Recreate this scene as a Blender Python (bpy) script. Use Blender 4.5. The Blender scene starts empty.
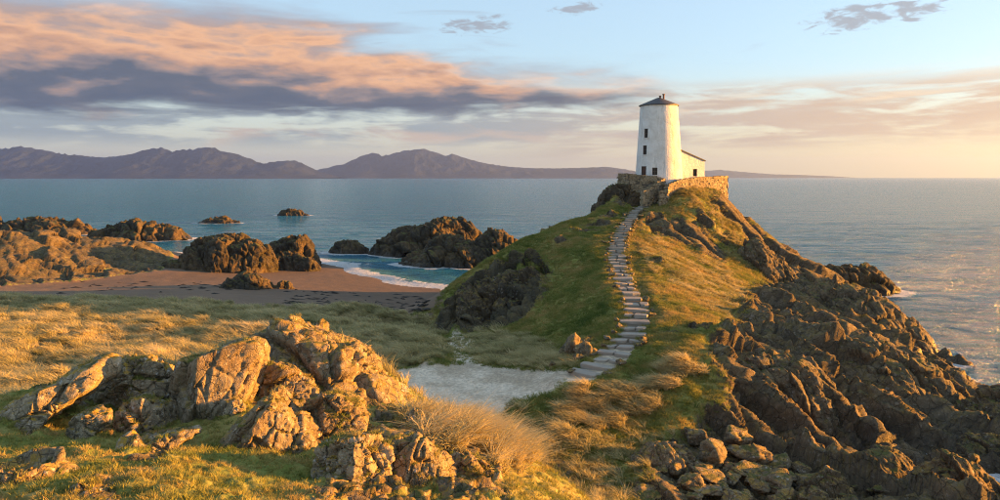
import bpy, bmesh, math, random
import numpy as np
from mathutils import Vector

# ------------------------------------------------------------------ camera, sky, sun, exposure
SC = bpy.context.scene
COL = SC.collection
F, HEYE, HORIZON = 778.0, 15.0, 177.0      # focal length in px of a 1000 px wide frame, eye height, horizon row
SUN_AZ = math.radians(6.0)                # sun bearing: degrees from +X towards +Y
SUN_EL = math.radians(6.0)

cam_d = bpy.data.cameras.new('camera')
cam = bpy.data.objects.new('camera', cam_d)
COL.objects.link(cam)
cam.location = (0, 0, HEYE)
cam.rotation_euler = (math.pi / 2, 0, 0)
cam_d.sensor_width = 36.0
cam_d.lens = F / 1000.0 * 36.0
cam_d.shift_y = -(250.0 - HORIZON) / 1000.0
cam_d.clip_start = 0.1
cam_d.clip_end = 60000.0
SC.camera = cam

SC.view_settings.view_transform = 'Standard'
SC.view_settings.look = 'None'
SC.view_settings.gamma = 1.0
SC.view_settings.use_curve_mapping = False
SC.view_settings.exposure = EXPOSURE = 2.7
SC.render.engine = 'CYCLES'
SC.cycles.max_bounces = 6
SC.cycles.diffuse_bounces = 3
SC.cycles.glossy_bounces = 2
SC.cycles.transmission_bounces = 2
SC.cycles.transparent_max_bounces = 4
SC.cycles.volume_bounces = 0
SC.cycles.use_denoising = True
SC.cycles.filter_width = 1.1
SC.cycles.denoising_prefilter = 'NONE'
SC.cycles.use_adaptive_sampling = False
SC.cycles.caustics_reflective = False
SC.cycles.caustics_refractive = False

sun_d = bpy.data.lights.new('sun', 'SUN')
sun_d.energy = 5.0
sun_d.angle = math.radians(0.6)
sun_d.color = (1.0, 0.41, 0.055)
sun = bpy.data.objects.new('sun', sun_d)
COL.objects.link(sun)
sdir = Vector((math.cos(SUN_EL) * math.cos(SUN_AZ), math.cos(SUN_EL) * math.sin(SUN_AZ), math.sin(SUN_EL)))
sun.rotation_euler = sdir.to_track_quat('Z', 'Y').to_euler()
sun.location = sdir * 300


class NT:
    """small node-tree writer"""
    def __init__(self, tree):
        self.t = tree
        tree.nodes.clear()

    def n(self, typ, **kw):
        nd = self.t.nodes.new(typ)
        for k, v in kw.items():
            setattr(nd, k, v)
        return nd

    def put(self, sock, v):
        if v is None:
            return
        if isinstance(v, bpy.types.NodeSocket):
            self.t.links.new(v, sock)
        else:
            if sock.type == 'RGBA' and not isinstance(v, (int, float)) and len(v) == 3:
                v = (*v, 1)
            sock.default_value = v

    def m(self, op, a, b=None, c=None, clamp=False):
        nd = self.n('ShaderNodeMath', operation=op, use_clamp=clamp)
        for i, v in enumerate((a, b, c)):
            self.put(nd.inputs[i], v)
        return nd.outputs[0]

    def ramp01(self, v, lo, hi, smooth=True):
        nd = self.n('ShaderNodeMapRange', interpolation_type='SMOOTHSTEP' if smooth else 'LINEAR')
        self.put(nd.inputs[0], v)
        self.put(nd.inputs[1], lo); self.put(nd.inputs[2], hi)
        nd.inputs[3].default_value = 0.0; nd.inputs[4].default_value = 1.0
        return nd.outputs[0]

    def mix(self, f, a, b, mode='MIX'):
        nd = self.n('ShaderNodeMix', data_type='RGBA', blend_type=mode)
        self.put(nd.inputs[0], f); self.put(nd.inputs[6], a); self.put(nd.inputs[7], b)
        return nd.outputs[2]

    def noise(self, vec, scale, detail=4, rough=0.55, dist=0.0, out=0):
        nd = self.n('ShaderNodeTexNoise')
        self.put(nd.inputs['Vector'], vec)
        nd.inputs['Scale'].default_value = scale
        nd.inputs['Detail'].default_value = detail
        nd.inputs['Roughness'].default_value = rough
        nd.inputs['Distortion'].default_value = dist
        return nd.outputs[out]

    def voro(self, vec, scale, feature='F1', out=0, rnd=1.0):
        nd = self.n('ShaderNodeTexVoronoi', feature=feature)
        self.put(nd.inputs['Vector'], vec)
        nd.inputs['Scale'].default_value = scale
        nd.inputs['Randomness'].default_value = rnd
        return nd.outputs[out]

    def ramp(self, f, stops, interp='LINEAR'):
        nd = self.n('ShaderNodeValToRGB')
        cr = nd.color_ramp
        cr.interpolation = interp
        while len(cr.elements) < len(stops):
            cr.elements.new(0.5)
        for e, (p, c) in zip(cr.elements, stops):
            e.position = p
            e.color = (*c, 1) if len(c) == 3 else c
        self.put(nd.inputs[0], f)
        return nd.outputs[0]

    def vec(self, x, y, z):
        nd = self.n('ShaderNodeCombineXYZ')
        for i, v in enumerate((x, y, z)):
            self.put(nd.inputs[i], v)
        return nd.outputs[0]

    def sep(self, v):
        nd = self.n('ShaderNodeSeparateXYZ')
        self.put(nd.inputs[0], v)
        return nd.outputs

    def vm(self, op, a, b=None):
        nd = self.n('ShaderNodeVectorMath', operation=op)
        self.put(nd.inputs[0], a)
        if b is not None:
            self.put(nd.inputs[1] if op != 'SCALE' else nd.inputs[3], b)
        return nd.outputs[0]

    def attr(self, name, typ='GEOMETRY', out='Fac'):
        nd = self.n('ShaderNodeAttribute', attribute_name=name, attribute_type=typ)
        return nd.outputs[out]

    def bump(self, h, strength, dist, normal=None):
        nd = self.n('ShaderNodeBump')
        nd.inputs['Strength'].default_value = strength
        nd.inputs['Distance'].default_value = dist
        self.put(nd.inputs['Height'], h)
        self.put(nd.inputs['Normal'], normal)
        return nd.outputs[0]

    def bsdf(self, col, rough, normal=None, spec=0.3, out=True, **kw):
        nd = self.n('ShaderNodeBsdfPrincipled')
        self.put(nd.inputs['Base Color'], col)
        self.put(nd.inputs['Roughness'], rough)
        self.put(nd.inputs['Specular IOR Level'], spec)
        self.put(nd.inputs['Normal'], normal)
        for k, v in kw.items():
            self.put(nd.inputs[k.replace('_', ' ')], v)
        if out:
            o = self.n('ShaderNodeOutputMaterial')
            self.t.links.new(nd.outputs[0], o.inputs[0])
        return nd.outputs[0]


# ---- world: Nishita air, with evening cloud laid out by bearing and elevation
W = bpy.data.worlds.new('World')
SC.world = W
W.use_nodes = True
w = NT(W.node_tree)
sky = w.n('ShaderNodeTexSky', sky_type='NISHITA')
sky.sun_disc = False
sky.sun_elevation = SUN_EL
sky.sun_rotation = math.pi / 2 - SUN_AZ
sky.air_density = 1.0
sky.dust_density = 0.6
sky.ozone_density = 3.0
tc = w.n('ShaderNodeTexCoord')
dx, dy, dz = w.sep(tc.outputs['Generated'])
hyp = w.m('SQRT', w.m('ADD', w.m('MULTIPLY', dx, dx), w.m('MULTIPLY', dy, dy)))
EL = w.m('DIVIDE', dz, w.m('MAXIMUM', hyp, 0.02))             # tangent of elevation
AZ = w.m('ARCTAN2', dx, dy)                                     # bearing, 0 = +Y, + to the right
SKY_STRENGTH = 0.084


def clouds(base):
    # stretched, warped cloud coordinates
    pv = w.vec(w.m('MULTIPLY', AZ, 3.0), w.m('MULTIPLY', EL, 15.0), 0.0)
    pv2 = w.vec(w.m('MULTIPLY', AZ, 5.0), w.m('MULTIPLY', EL, 40.0), 3.7)
    pv3 = w.vec(w.m('MULTIPLY', AZ, 9.0), w.m('MULTIPLY', EL, 26.0), 8.1)
    n1 = w.noise(pv, 1.6, 7, 0.55, 0.35)
    n2 = w.noise(pv2, 1.5, 7, 0.58, 0.5)
    n3 = w.noise(pv3, 1.8, 6, 0.52, 0.25)
    n4 = w.noise(w.vec(w.m('MULTIPLY', AZ, 7.0), w.m('MULTIPLY', EL, 30.0), 5.0), 1.0, 5, 0.5, 0.6)
    nn = lambda v, a: w.m('MULTIPLY', w.m('SUBTRACT', v, 0.5), a)
    # --- the large bank: lower edge, upper edge, tapering off to the right
    elw = w.m('ADD', EL, w.m('ADD', nn(n1, 0.050), nn(n2, 0.030)))
    azw = w.m('ADD', AZ, nn(n1, 0.5))
    lower = w.m('ADD', 0.080, w.m('MULTIPLY', w.ramp01(AZ, -0.25, 0.10), 0.006))
    upper = w.m('SUBTRACT', 0.215, w.m('MULTIPLY', w.ramp01(azw, -0.36, 0.12), 0.080))
    bank = w.m('MULTIPLY', w.ramp01(w.m('SUBTRACT', elw, lower), -0.010, 0.010),
               w.ramp01(w.m('SUBTRACT', upper, elw), -0.022, 0.040))
    bank = w.m('MULTIPLY', bank, w.m('SUBTRACT', 1.0, w.ramp01(azw, 0.04, 0.24)))
    bank = w.m('MULTIPLY', bank, w.ramp01(AZ, -1.5, -1.0))
    hgt = w.m('DIVIDE', w.m('SUBTRACT', w.m('ADD', EL, nn(n1, 0.030)), lower),
              w.m('MAXIMUM', w.m('SUBTRACT', upper, lower), 0.03))
    lit = w.m('ADD', hgt, w.m('ADD', nn(n3, 0.8), nn(n4, 0.9)))
    bcol = w.ramp(lit, [(0.0, (0.085, 0.115, 0.170)), (0.22, (0.120, 0.140, 0.185)), (0.36, (0.32, 0.25, 0.24)),
                        (0.50, (0.66, 0.37, 0.235)), (0.64, (0.90, 0.50, 0.28)), (0.80, (0.50, 0.36, 0.31)), (1.0, (0.38, 0.36, 0.40))])
    # --- thin broken deck under and beside the bank, pale gaps between
    deck = w.m('MULTIPLY', w.ramp01(w.m('ADD', EL, nn(n2, 0.02)), 0.028, 0.055), w.m('SUBTRACT', 1.0, w.ramp01(EL, 0.095, 0.125)))
    deck = w.m('MULTIPLY', deck, w.ramp01(w.m('ADD', n2, nn(n3, 0.5)), 0.36, 0.56))
    deck = w.m('MULTIPLY', deck, 0.92)
    dcol = w.mix(w.ramp01(AZ, -0.15, 0.45), (0.33, 0.40, 0.435), (0.66, 0.49, 0.37))
    dcol = w.mix(w.ramp01(n4, 0.50, 0.70), dcol, (0.66, 0.52, 0.42))
    # --- right-hand stratus: long flat streaks rising gently to the right
    els = w.m('SUBTRACT', EL, w.m('MULTIPLY', w.m('SUBTRACT', AZ, 0.3), 0.055))
    ps = w.vec(w.m('MULTIPLY', AZ, 4.0), w.m('MULTIPLY', els, 60.0), 1.3)
    ns = w.noise(ps, 1.2, 7, 0.56, 0.4)
    st = w.m('MULTIPLY', w.ramp01(els, 0.020, 0.045), w.m('SUBTRACT', 1.0, w.ramp01(els, 0.080, 0.125)))
    st = w.m('MULTIPLY', st, w.ramp01(ns, 0.44, 0.62))
    st = w.m('MULTIPLY', st, w.ramp01(AZ, -0.02, 0.14))
    st = w.m('MULTIPLY', st, 0.68)
    scol = w.ramp(w.m('ADD', w.m('MULTIPLY', w.m('SUBTRACT', els, 0.03), 9.0), nn(ns, 1.6)),
                  [(0.0, (0.66, 0.47, 0.34)), (0.45, (0.50, 0.41, 0.36)), (0.75, (0.94, 0.63, 0.38)), (1.0, (1.0, 0.80, 0.54))])
    # --- a few separate scraps high up
    pw = w.vec(w.m('MULTIPLY', AZ, 5.5), w.m('MULTIPLY', EL, 34.0), 11.9)
    nw = w.noise(pw, 1.1, 6, 0.55, 0.6)
    scr = w.m('MULTIPLY', w.m('MULTIPLY', w.ramp01(nw, 0.62, 0.74), w.ramp01(EL, 0.13, 0.17)), 0.4)
    for a0, e0, ra, re in ((0.444, 0.187, 0.075, 0.016), (0.098, 0.216, 0.04, 0.008), (-0.03, 0.196, 0.05, 0.012)):
        u = w.m('DIVIDE', w.m('SUBTRACT', AZ, a0), ra); v = w.m('DIVIDE', w.m('SUBTRACT', EL, w.m('ADD', e0, w.m('MULTIPLY', u, re * .4))), re)
        d = w.m('ADD', w.m('MULTIPLY', u, u), w.m('MULTIPLY', v, v))
        bl = w.ramp01(w.m('ADD', w.m('SUBTRACT', 1.0, d), nn(w.noise(pv3, 4.5, 6, 0.62, 0.6), 6.0)), 0.1, 1.1)
        scr = w.m('MAXIMUM', scr, w.m('MULTIPLY', bl, 0.85))
    # --- thin high veil: milky overhead, peach towards the horizon
    base = w.mix(0.60, base, (0.58, 0.70, 0.76))
    vcol = w.mix(w.ramp01(AZ, -0.35, 0.50), (0.80, 0.74, 0.58), (1.0, 0.78, 0.43))
    base = w.mix(w.m('MULTIPLY', w.m('SUBTRACT', 1.0, w.ramp01(EL, 0.0, 0.15)), 0.85), base, vcol)
    c = w.mix(st, base, scol)
    c = w.mix(deck, c, dcol)
    c = w.mix(scr, c, (0.36, 0.39, 0.45))
    c = w.mix(bank, c, bcol)
    return w.vm('SCALE', c, 1.06)


DISPLAY = SKY_STRENGTH * 2.0 ** EXPOSURE      # cloud colours above are written as they show after exposure
shown = w.vm('SCALE', sky.outputs[0], DISPLAY)
cl = clouds(shown)
cl = w.vm('SCALE', cl, 1.0 / DISPLAY)
bg = w.n('ShaderNodeBackground')
w.put(bg.inputs[0], cl)
bg.inputs[1].default_value = SKY_STRENGTH
wo = w.n('ShaderNodeOutputWorld')
W.node_tree.links.new(bg.outputs[0], wo.inputs[0])

# ------------------------------------------------------------------ helpers: noise, objects
rng = np.random.default_rng(7)
random.seed(7)
_perm = np.concatenate([rng.permutation(256)] * 2).astype(np.int64)
_g = rng.normal(size=(256, 3)); _g /= np.linalg.norm(_g, axis=1)[:, None]
_r3 = rng.random((256, 3))
_n3 = rng.normal(size=(256, 3)) * 0.5


def _hash(i, j, k):
    return _perm[(_perm[(_perm[i & 255] + j) & 255] + k) & 255]


def perlin(p):
    p = np.asarray(p, float)
    i = np.floor(p).astype(np.int64)
    f = p - i
    u = f * f * f * (f * (f * 6 - 15) + 10)
    out = 0.0
    for a in (0, 1):
        wx = u[:, 0] if a else 1 - u[:, 0]
        for b in (0, 1):
            wy = u[:, 1] if b else 1 - u[:, 1]
            for c in (0, 1):
                wz = u[:, 2] if c else 1 - u[:, 2]
                g = _g[_hash(i[:, 0] + a, i[:, 1] + b, i[:, 2] + c)]
                d = f - np.array((a, b, c))
                out = out + wx * wy * wz * np.einsum('ij,ij->i', g, d)
    return out * 1.5


def fbm(p, octv=4, gain=0.5, lac=2.03):
    s, a, q = 0.0, 1.0, np.asarray(p, float)
    for o in range(octv):
        s = s + a * perlin(q + o * 17.3)
        a *= gain
        q = q * lac
    return s


def facet(p, seed=0.0, ow=0.8):
    """every Voronoi cell is one tilted plane: broken-rock relief. Returns (height, crack distance)"""
    p = np.asarray(p, float) + seed
    i = np.floor(p).astype(np.int64)
    N = len(p)
    f1 = np.full(N, 9.0); f2 = np.full(N, 9.0)
    hb = np.zeros(N, np.int64); vec = np.zeros((N, 3))
    for a in (-1, 0, 1):
        for b in (-1, 0, 1):
            for c in (-1, 0, 1):
                h = _hash(i[:, 0] + a, i[:, 1] + b, i[:, 2] + c)
                d = i + np.array((a, b, c)) + _r3[h] - p
                r = np.einsum('ij,ij->i', d, d)
                m = r < f1
                f2 = np.where(m, f1, np.minimum(f2, r))
                hb = np.where(m, h, hb)
                vec = np.where(m[:, None], d, vec)
                f1 = np.where(m, r, f1)
    tilt = np.einsum('ij,ij->i', vec, _n3[hb])
    off = _r3[(hb * 7 + 3) & 255, 0] - 0.5
    return tilt * 0.9 + off * ow, np.sqrt(f2) - np.sqrt(f1)


def sstep(a, b, x):
    t = np.clip((np.asarray(x, float) - a) / (b - a), 0, 1)
    return t * t * (3 - 2 * t)


def mesh_np(name, v, faces, mat=None, parent=None, smooth=False, attrs=None, quads=True):
    me = bpy.data.meshes.new(name)
    v = np.asarray(v, np.float32)
    if isinstance(faces, np.ndarray):
        k = faces.shape[1]
        me.vertices.add(len(v)); me.vertices.foreach_set('co', v.ravel())
        me.loops.add(faces.size); me.loops.foreach_set('vertex_index', faces.ravel().astype(np.int32))
        me.polygons.add(len(faces))
        me.polygons.foreach_set('loop_start', np.arange(0, faces.size, k, dtype=np.int32))
        me.polygons.foreach_set('loop_total', np.full(len(faces), k, np.int32))
        me.update(calc_edges=True)
    else:
        me.from_pydata([tuple(map(float, q)) for q in v], [], faces)
        me.update()
    for an, av in (attrs or {}).items():
        at = me.attributes.new(an, 'FLOAT', 'POINT')
        at.data.foreach_set('value', np.asarray(av, np.float32))
    if smooth:
        me.polygons.foreach_set('use_smooth', np.ones(len(me.polygons), bool))
    if mat:
        me.materials.append(mat)
    o = bpy.data.objects.new(name, me)
    COL.objects.link(o)
    if parent:
        o.parent = parent
    return o


def tag(o, label=None, cat=None, group=None, kind=None):
    if label: o['label'] = label
    if cat: o['category'] = cat
    if group: o['group'] = group
    if kind: o['kind'] = kind
    return o


def empty(name, loc, label, cat, group=None):
    o = bpy.data.objects.new(name, None)
    o.empty_display_size = 0.3
    o.location = loc
    COL.objects.link(o)
    return tag(o, label, cat, group)


def grid_faces(nr, nc):
    a = (np.arange(nr - 1)[:, None] * nc + np.arange(nc - 1)[None, :]).ravel()
    return np.stack([a, a + 1, a + 1 + nc, a + nc], 1)


def P(px, py, Y):
    """a photograph point at distance Y"""
    return ((px - 500.0) * Y / F, Y, HEYE - (py - HORIZON) * Y / F)


# ------------------------------------------------------------------ the lie of the land
PATH_PX = [(579, 376, 42), (601, 364, 43.5), (610.5, 355, 44.7), (622.5, 343, 46.5), (630, 333, 48), (634.5, 323.5, 49.8),
           (637, 314, 51.7), (636, 304, 54), (631, 294.6, 56.3), (625, 285, 59), (621.5, 275, 62), (618.7, 266, 65),
           (616.7, 254, 68.5), (617.7, 242, 72), (622.5, 230, 76), (629.7, 218, 80), (639, 208, 83.5), (648, 203.5, 85)]
PATH = np.array([P(*q) for q in PATH_PX])
CP = [P(*q) for q in PATH_PX]
CP += [P(*q) for q in [
    # hill, left of the steps
    (560, 260, 70), (540, 300, 62), (520, 340, 55), (480, 350, 54), (560, 350, 49), (590, 340, 49.5), (580, 280, 64), (600, 230, 78),
    (601, 208, 86), (560, 222, 82), (520, 240, 76.5), (490, 262, 73), (465, 285, 70.5), (445, 312, 68), (437, 326, 67),
    (450, 331, 65.5), (480, 329, 65), (500, 319, 67), (508, 285, 71), (545, 250, 74), (530, 325, 58), (545, 335, 54),
    # below the lighthouse
    (726, 199, 88), (700, 189, 86.3), (680, 187, 85.3), (690, 203, 83), (720, 215, 84), (650, 212, 82.5), (680, 216, 80.5), (690, 255, 73.5),
    (660, 243, 74), (720, 262, 75), (625, 189, 85.6), (611, 197, 86.2), (640, 194, 84.4), (606, 203, 85.5), (625, 203, 83.8),
    # right flank
    (745, 215, 89), (770, 237, 89), (800, 258, 88), (808, 272, 86), (740, 250, 80), (770, 270, 77), (740, 280, 70), (700, 290, 61),
    (670, 270, 66), (660, 300, 56), (700, 320, 51), (740, 320, 54), (665, 340, 47), (690, 348, 44), (720, 350, 44.5), (760, 345, 49.5),
    (790, 330, 57), (840, 345, 51), (870, 360, 50), (905, 385, 47.5), (940, 380, 52), (955, 415, 48.5),
    (780, 285, 76), (840, 278, 76), (870, 292, 74), (915, 325, 71), (922, 350, 67.4), (860, 330, 63), (800, 310, 66), (760, 300, 66),
    (905, 352, 62), (930, 362, 58),
    # cliff foot
    (680, 385, 40.5), (700, 405, 39.5), (740, 425, 39.5), (740, 395, 41.5), (780, 432, 40.3), (830, 442, 41.3), (880, 452, 41.2), (930, 462, 41),
    (960, 480, 38.5), (760, 372, 43.8), (800, 370, 45.5), (850, 392, 45.5), (720, 375, 42.5), (800, 400, 43), (900, 420, 43.5),
    (650, 440, 37.5), (620, 400, 40.2), (600, 420, 38.5), (650, 500, 32), (700, 500, 32), (800, 500, 32.5), (900, 500, 33), (980, 500, 33.5),
    (560, 470, 34.2), (560, 500, 31.5), (590, 490, 32), (540, 440, 36.5), (510, 425, 38), (640, 370, 43.5), (660, 395, 41),
    # gravel flat, dunes, beach
    (480, 400, 41), (540, 382, 43), (480, 376, 45), (420, 385, 44), (420, 400, 42), (470, 352, 53), (400, 370, 47),
    (460, 335, 61), (400, 330, 62), (430, 318, 68.5), (300, 306, 75), (150, 300, 78), (0, 300, 79), (300, 330, 58.5), (150, 340, 54),
    (0, 340, 53), (50, 365, 46), (0, 380, 43), (350, 350, 52), (420, 355, 50.5), (200, 350, 52),
    (0, 292, 88), (200, 285, 97), (350, 300, 88), (430, 305, 86), (450, 288, 105), (380, 278, 115.5), (345, 268, 128), (318, 262, 137),
    (250, 275, 112), (150, 270, 115), (0, 285, 97), (80, 280, 103), (160, 268, 114), (0, 233, 112), (60, 232, 120), (120, 241, 122),
    (150, 248, 122), (167, 256, 123),
    # near knoll
    (0, 412, 16), (75, 388, 17.5), (150, 378, 19), (100, 440, 15.4), (200, 448, 14.6), (205, 474, 11.2), (70, 460, 11.4), (130, 471, 11.2), (300, 484, 11.3), (100, 500, 10), (0, 500, 10), (0, 470, 11.2),
    (300, 500, 10.5), (400, 500, 11.5), (400, 440, 15.5), (300, 400, 17), (255, 400, 17), (300, 370, 18.6), (290, 326, 20), (274, 336, 19.9), (305, 335, 20.2), (332, 340, 20.3),
    (351, 350, 20.2), (370, 362, 20), (382, 377, 19.6), (393, 393, 19), (405, 409, 18.2), (450, 424, 17.8), (490, 434, 17.4), (520, 450, 16.8),
    (545, 480, 15.3), (552, 500, 14.2), (480, 480, 13.5), (330, 385, 18.2), (360, 420, 16.2), (240, 380, 18.8), (330, 450, 14)]]
CP += [  # ground that the photograph does not show
    (8, 92, 5.5), (2, 90, 3), (-4, 84, 1.6), (0, 98, 0.2), (12, 98, 4), (-8, 78, 1.6), (20, 106, -1), (30, 104, -1), (18, 99, 8), (26, 97, 8),
    (14.5, 87.6, 14.1), (18, 89, 14.3), (22, 89, 14.3), (24.6, 90, 14.2), (18, 93, 14.0), (23, 94, 12.5), (14, 92, 12.5), (11.5, 89, 9.5),
    (40, 72, -2), (39, 62, -1.6), (36, 56, -1.4), (33, 50, -.8), (33, 45, -.3), (44, 85, -3), (41, 95, -3), (37, 95, -1), (46, 60, -3), (42, 48, -1.5),
    (30, 30, 0.8), (40, 30, 0.2), (36, 38, 0), (60, 60, -4), (60, 100, -4), (60, 30, -3), (30, 120, -3),
    (-15, 125, -1), (-10, 115, -.9), (-20, 145, -1.3), (0, 110, -1.1), (5, 120, -1.6), (-45, 162, -1), (-70, 165, -1), (-100, 170, -1), (10, 150, -3), (-120, 150, 0),
    (-80, 140, 1.6), (-62, 142, 1), (-50, 138, .8), (-100, 142, 2), (-42, 130, .5), (-110, 112, 6), (-110, 85, 3), (-110, 50, 4.5), (-60, 30, 6.5), (-80, 20, 7),
    (-12, 24, 8.0), (-14, 30, 6.0), (-6, 24, 8.2), (-4, 28, 5.8), (0, 23, 6.4), (1.6, 20, 6.9), (2, 25, 4.3), (2, 28, 3.2), (-5, 34, 4.4), (-15, 38, 4.5),
    (-22, 37, 4.9), (-25, 26, 7), (4, 18, 5.8), (5, 14, 7.4), (7, 22, 2.9), (10, 16, 4.2), (12, 25, 1.7), (20, 27, 1), (26, 18, .5), (-14, 12, 10.2),
    (-12, 6, 11), (-4, 5, 12.2), (0, 0, 13.3), (3, 8, 10.4), (6, 4, 10), (-22, 8, 9.5), (12, 6, 6.5), (25, 5, 1.5), (50, 10, -1.5)]
CP = np.array(CP)


def _phi(d2):
    return np.sqrt(d2 + 1.2)


def _solve(cp):
    n = len(cp)
    A = np.zeros((n + 3, n + 3))
    d2 = ((cp[:, None, :2] - cp[None, :, :2]) ** 2).sum(2)
    A[:n, :n] = _phi(d2) - np.eye(n) * 0.35
    A[:n, n] = 1; A[:n, n + 1:] = cp[:, :2]
    A[n, :n] = 1; A[n + 1:, :n] = cp[:, :2].T
    return np.linalg.solve(A, np.concatenate([cp[:, 2], np.zeros(3)]))


_W = _solve(CP)


def base_h(x, y):
    x = np.atleast_1d(np.asarray(x, float)); y = np.atleast_1d(np.asarray(y, float))
    shp = x.shape
    x, y = x.ravel(), y.ravel()
    out = np.empty(len(x))
    n = len(CP)
    for s in range(0, len(x), 40000):
        e = s + 40000
        d2 = (x[s:e, None] - CP[None, :, 0]) ** 2 + (y[s:e, None] - CP[None, :, 1]) ** 2
        out[s:e] = _phi(d2) @ _W[:n] + _W[n] + x[s:e] * _W[n + 1] + y[s:e] * _W[n + 2]
    return out.reshape(shp)


def poly_dist(x, y, pts):
    """distance to a polyline and the position along it (0..n-1)"""
    best = np.full(x.shape, 1e9); par = np.zeros(x.shape)
    for k in range(len(pts) - 1):
        a, b = pts[k][:2], pts[k + 1][:2]
        ab = np.array(b) - np.array(a)
        t = np.clip(((x - a[0]) * ab[0] + (y - a[1]) * ab[1]) / (ab @ ab), 0, 1)
        d = np.hypot(x - a[0] - t * ab[0], y - a[1] - t * ab[1])
        m = d < best
        best = np.where(m, d, best); par = np.where(m, k + t, par)
    return best, par


def hit(px, py, y0=8.0, y1=170.0):
    """where the sight line through a photograph point meets the ground"""
    Y = np.arange(y0, y1, 0.05 if y1 < 60 else 0.2)
    z = HEYE - (py - HORIZON) * Y / F
    x = (px - 500) * Y / F
    h = base_h(x, Y)
    k = np.argmax(h >= z) if (h >= z).any() else len(Y) - 1
    return np.array((x[k], Y[k], h[k]))


def in_poly(x, y, poly):
    ins = np.zeros(x.shape, bool)
    n = len(poly)
    for i in range(n):
        x1, y1 = poly[i]; x2, y2 = poly[(i + 1) % n]
        c = ((y1 > y) != (y2 > y)) & (x < (x2 - x1) * (y - y1) / (y2 - y1 + 1e-12) + x1)
        ins ^= c
    return ins


def poly_soft(x, y, poly, soft):
    """1 inside, fading to 0 across `soft` metres outside"""
    d, _ = poly_dist(x, y, list(poly) + [poly[0]])
    d = np.where(in_poly(x, y, poly), -d, d)
    return 1 - sstep(-soft * 0.5, soft * 0.5, d)


def ground_poly(pts):
    return [tuple(hit(*q)[:2]) for q in pts]


rows = np.concatenate([np.arange(1.0, 8, .3), np.arange(8, 21.5, .05), np.arange(21.5, 32, .12), np.arange(32, 95, .15), np.arange(95, 150, .5), np.arange(150, 175, 1.5)])
cu = np.concatenate([np.arange(-.95, -.62, .008), np.arange(-.62, .56, .0024), np.arange(.56, .95, .008)])
RR, UU = np.meshgrid(rows, cu, indexing='ij')
TX = UU * (RR + 6.0); TY = RR
shape = TX.shape
TX, TY = TX.ravel(), TY.ravel()
H0 = base_h(TX, TY)
h2 = H0.reshape(shape)


def grad(hh):
    X, Y = TX.reshape(shape), TY.reshape(shape)
    dr = np.gradient(hh, axis=0); dc = np.gradient(hh, axis=1)
    xr = np.gradient(X, axis=0); xc = np.gradient(X, axis=1); yr = np.gradient(Y, axis=0)
    gx = dc / xc
    gy = (dr - gx * xr) / yr
    return gx.ravel(), gy.ravel()


gx, gy = grad(h2)
slope = np.hypot(gx, gy)
PP = np.stack([TX, TY, H0], 1)
nA = fbm(PP / 6.0, 4); nB = fbm(PP / 1.6 + 9, 4); nC = fbm(PP / 14.0 + 31, 3)

# ---- masks
PLATEAU = ground_poly([(396, 369), (430, 366), (462, 364), (480, 365), (540, 369), (586, 371), (592, 379), (562, 389), (520, 402), (500, 420), (470, 426), (398, 416)])
SANDTRACK = [tuple(hit(*q)[:2]) for q in [(500, 425), (535, 440), (560, 458), (590, 478), (640, 492), (690, 500)]]
SIDEPATH = [tuple(hit(*q)[:2]) for q in [(641, 211), (636, 228), (634.5, 242), (635, 255), (637, 266), (640, 280), (645, 296), (655, 312)]]
BACKTRACK = [tuple(hit(*q)[:2]) for q in [(470, 375), (466, 360), (462, 345), (458, 336)]]
dpath, ppath = poly_dist(TX, TY, PATH)
plate = poly_soft(TX + nB * .5, TY + nA * .5, PLATEAU, 1.4)
track, _ = poly_dist(TX, TY, SANDTRACK)
side, _ = poly_dist(TX, TY, SIDEPATH)
back, _ = poly_dist(TX, TY, BACKTRACK)

EDGE = [tuple(hit(*q)[:2]) for q in [(-60, 299), (0, 300), (80, 300), (160, 303), (240, 306), (300, 309), (360, 312), (410, 316), (436, 322)]]
edge_y = np.interp(TX, [q[0] for q in EDGE], [q[1] for q in EDGE])
sand = sstep(-1.2, 1.2, TY - edge_y + nB * 2.0) * (1 - sstep(-6.5, -4, TX - 0.12 * (TY - 70)))
sand = np.maximum(sand, 0)
shore = sstep(104, 108, TY) * (TX < 20)
sand = np.maximum(sand, shore)


def blob(px, py, rx, ry, w=1.0, rot=0.0):
    c = hit(px, py)
    ca, sa = math.cos(rot), math.sin(rot)
    u = (TX - c[0]) * ca + (TY - c[1]) * sa
    v = -(TX - c[0]) * sa + (TY - c[1]) * ca
    return w * np.exp(-((u / rx) ** 2 + (v / ry) ** 2))


rk = sstep(0.72, 1.15, slope + nA * 0.32 + nB * 0.12) * (TY > 24)
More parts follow.
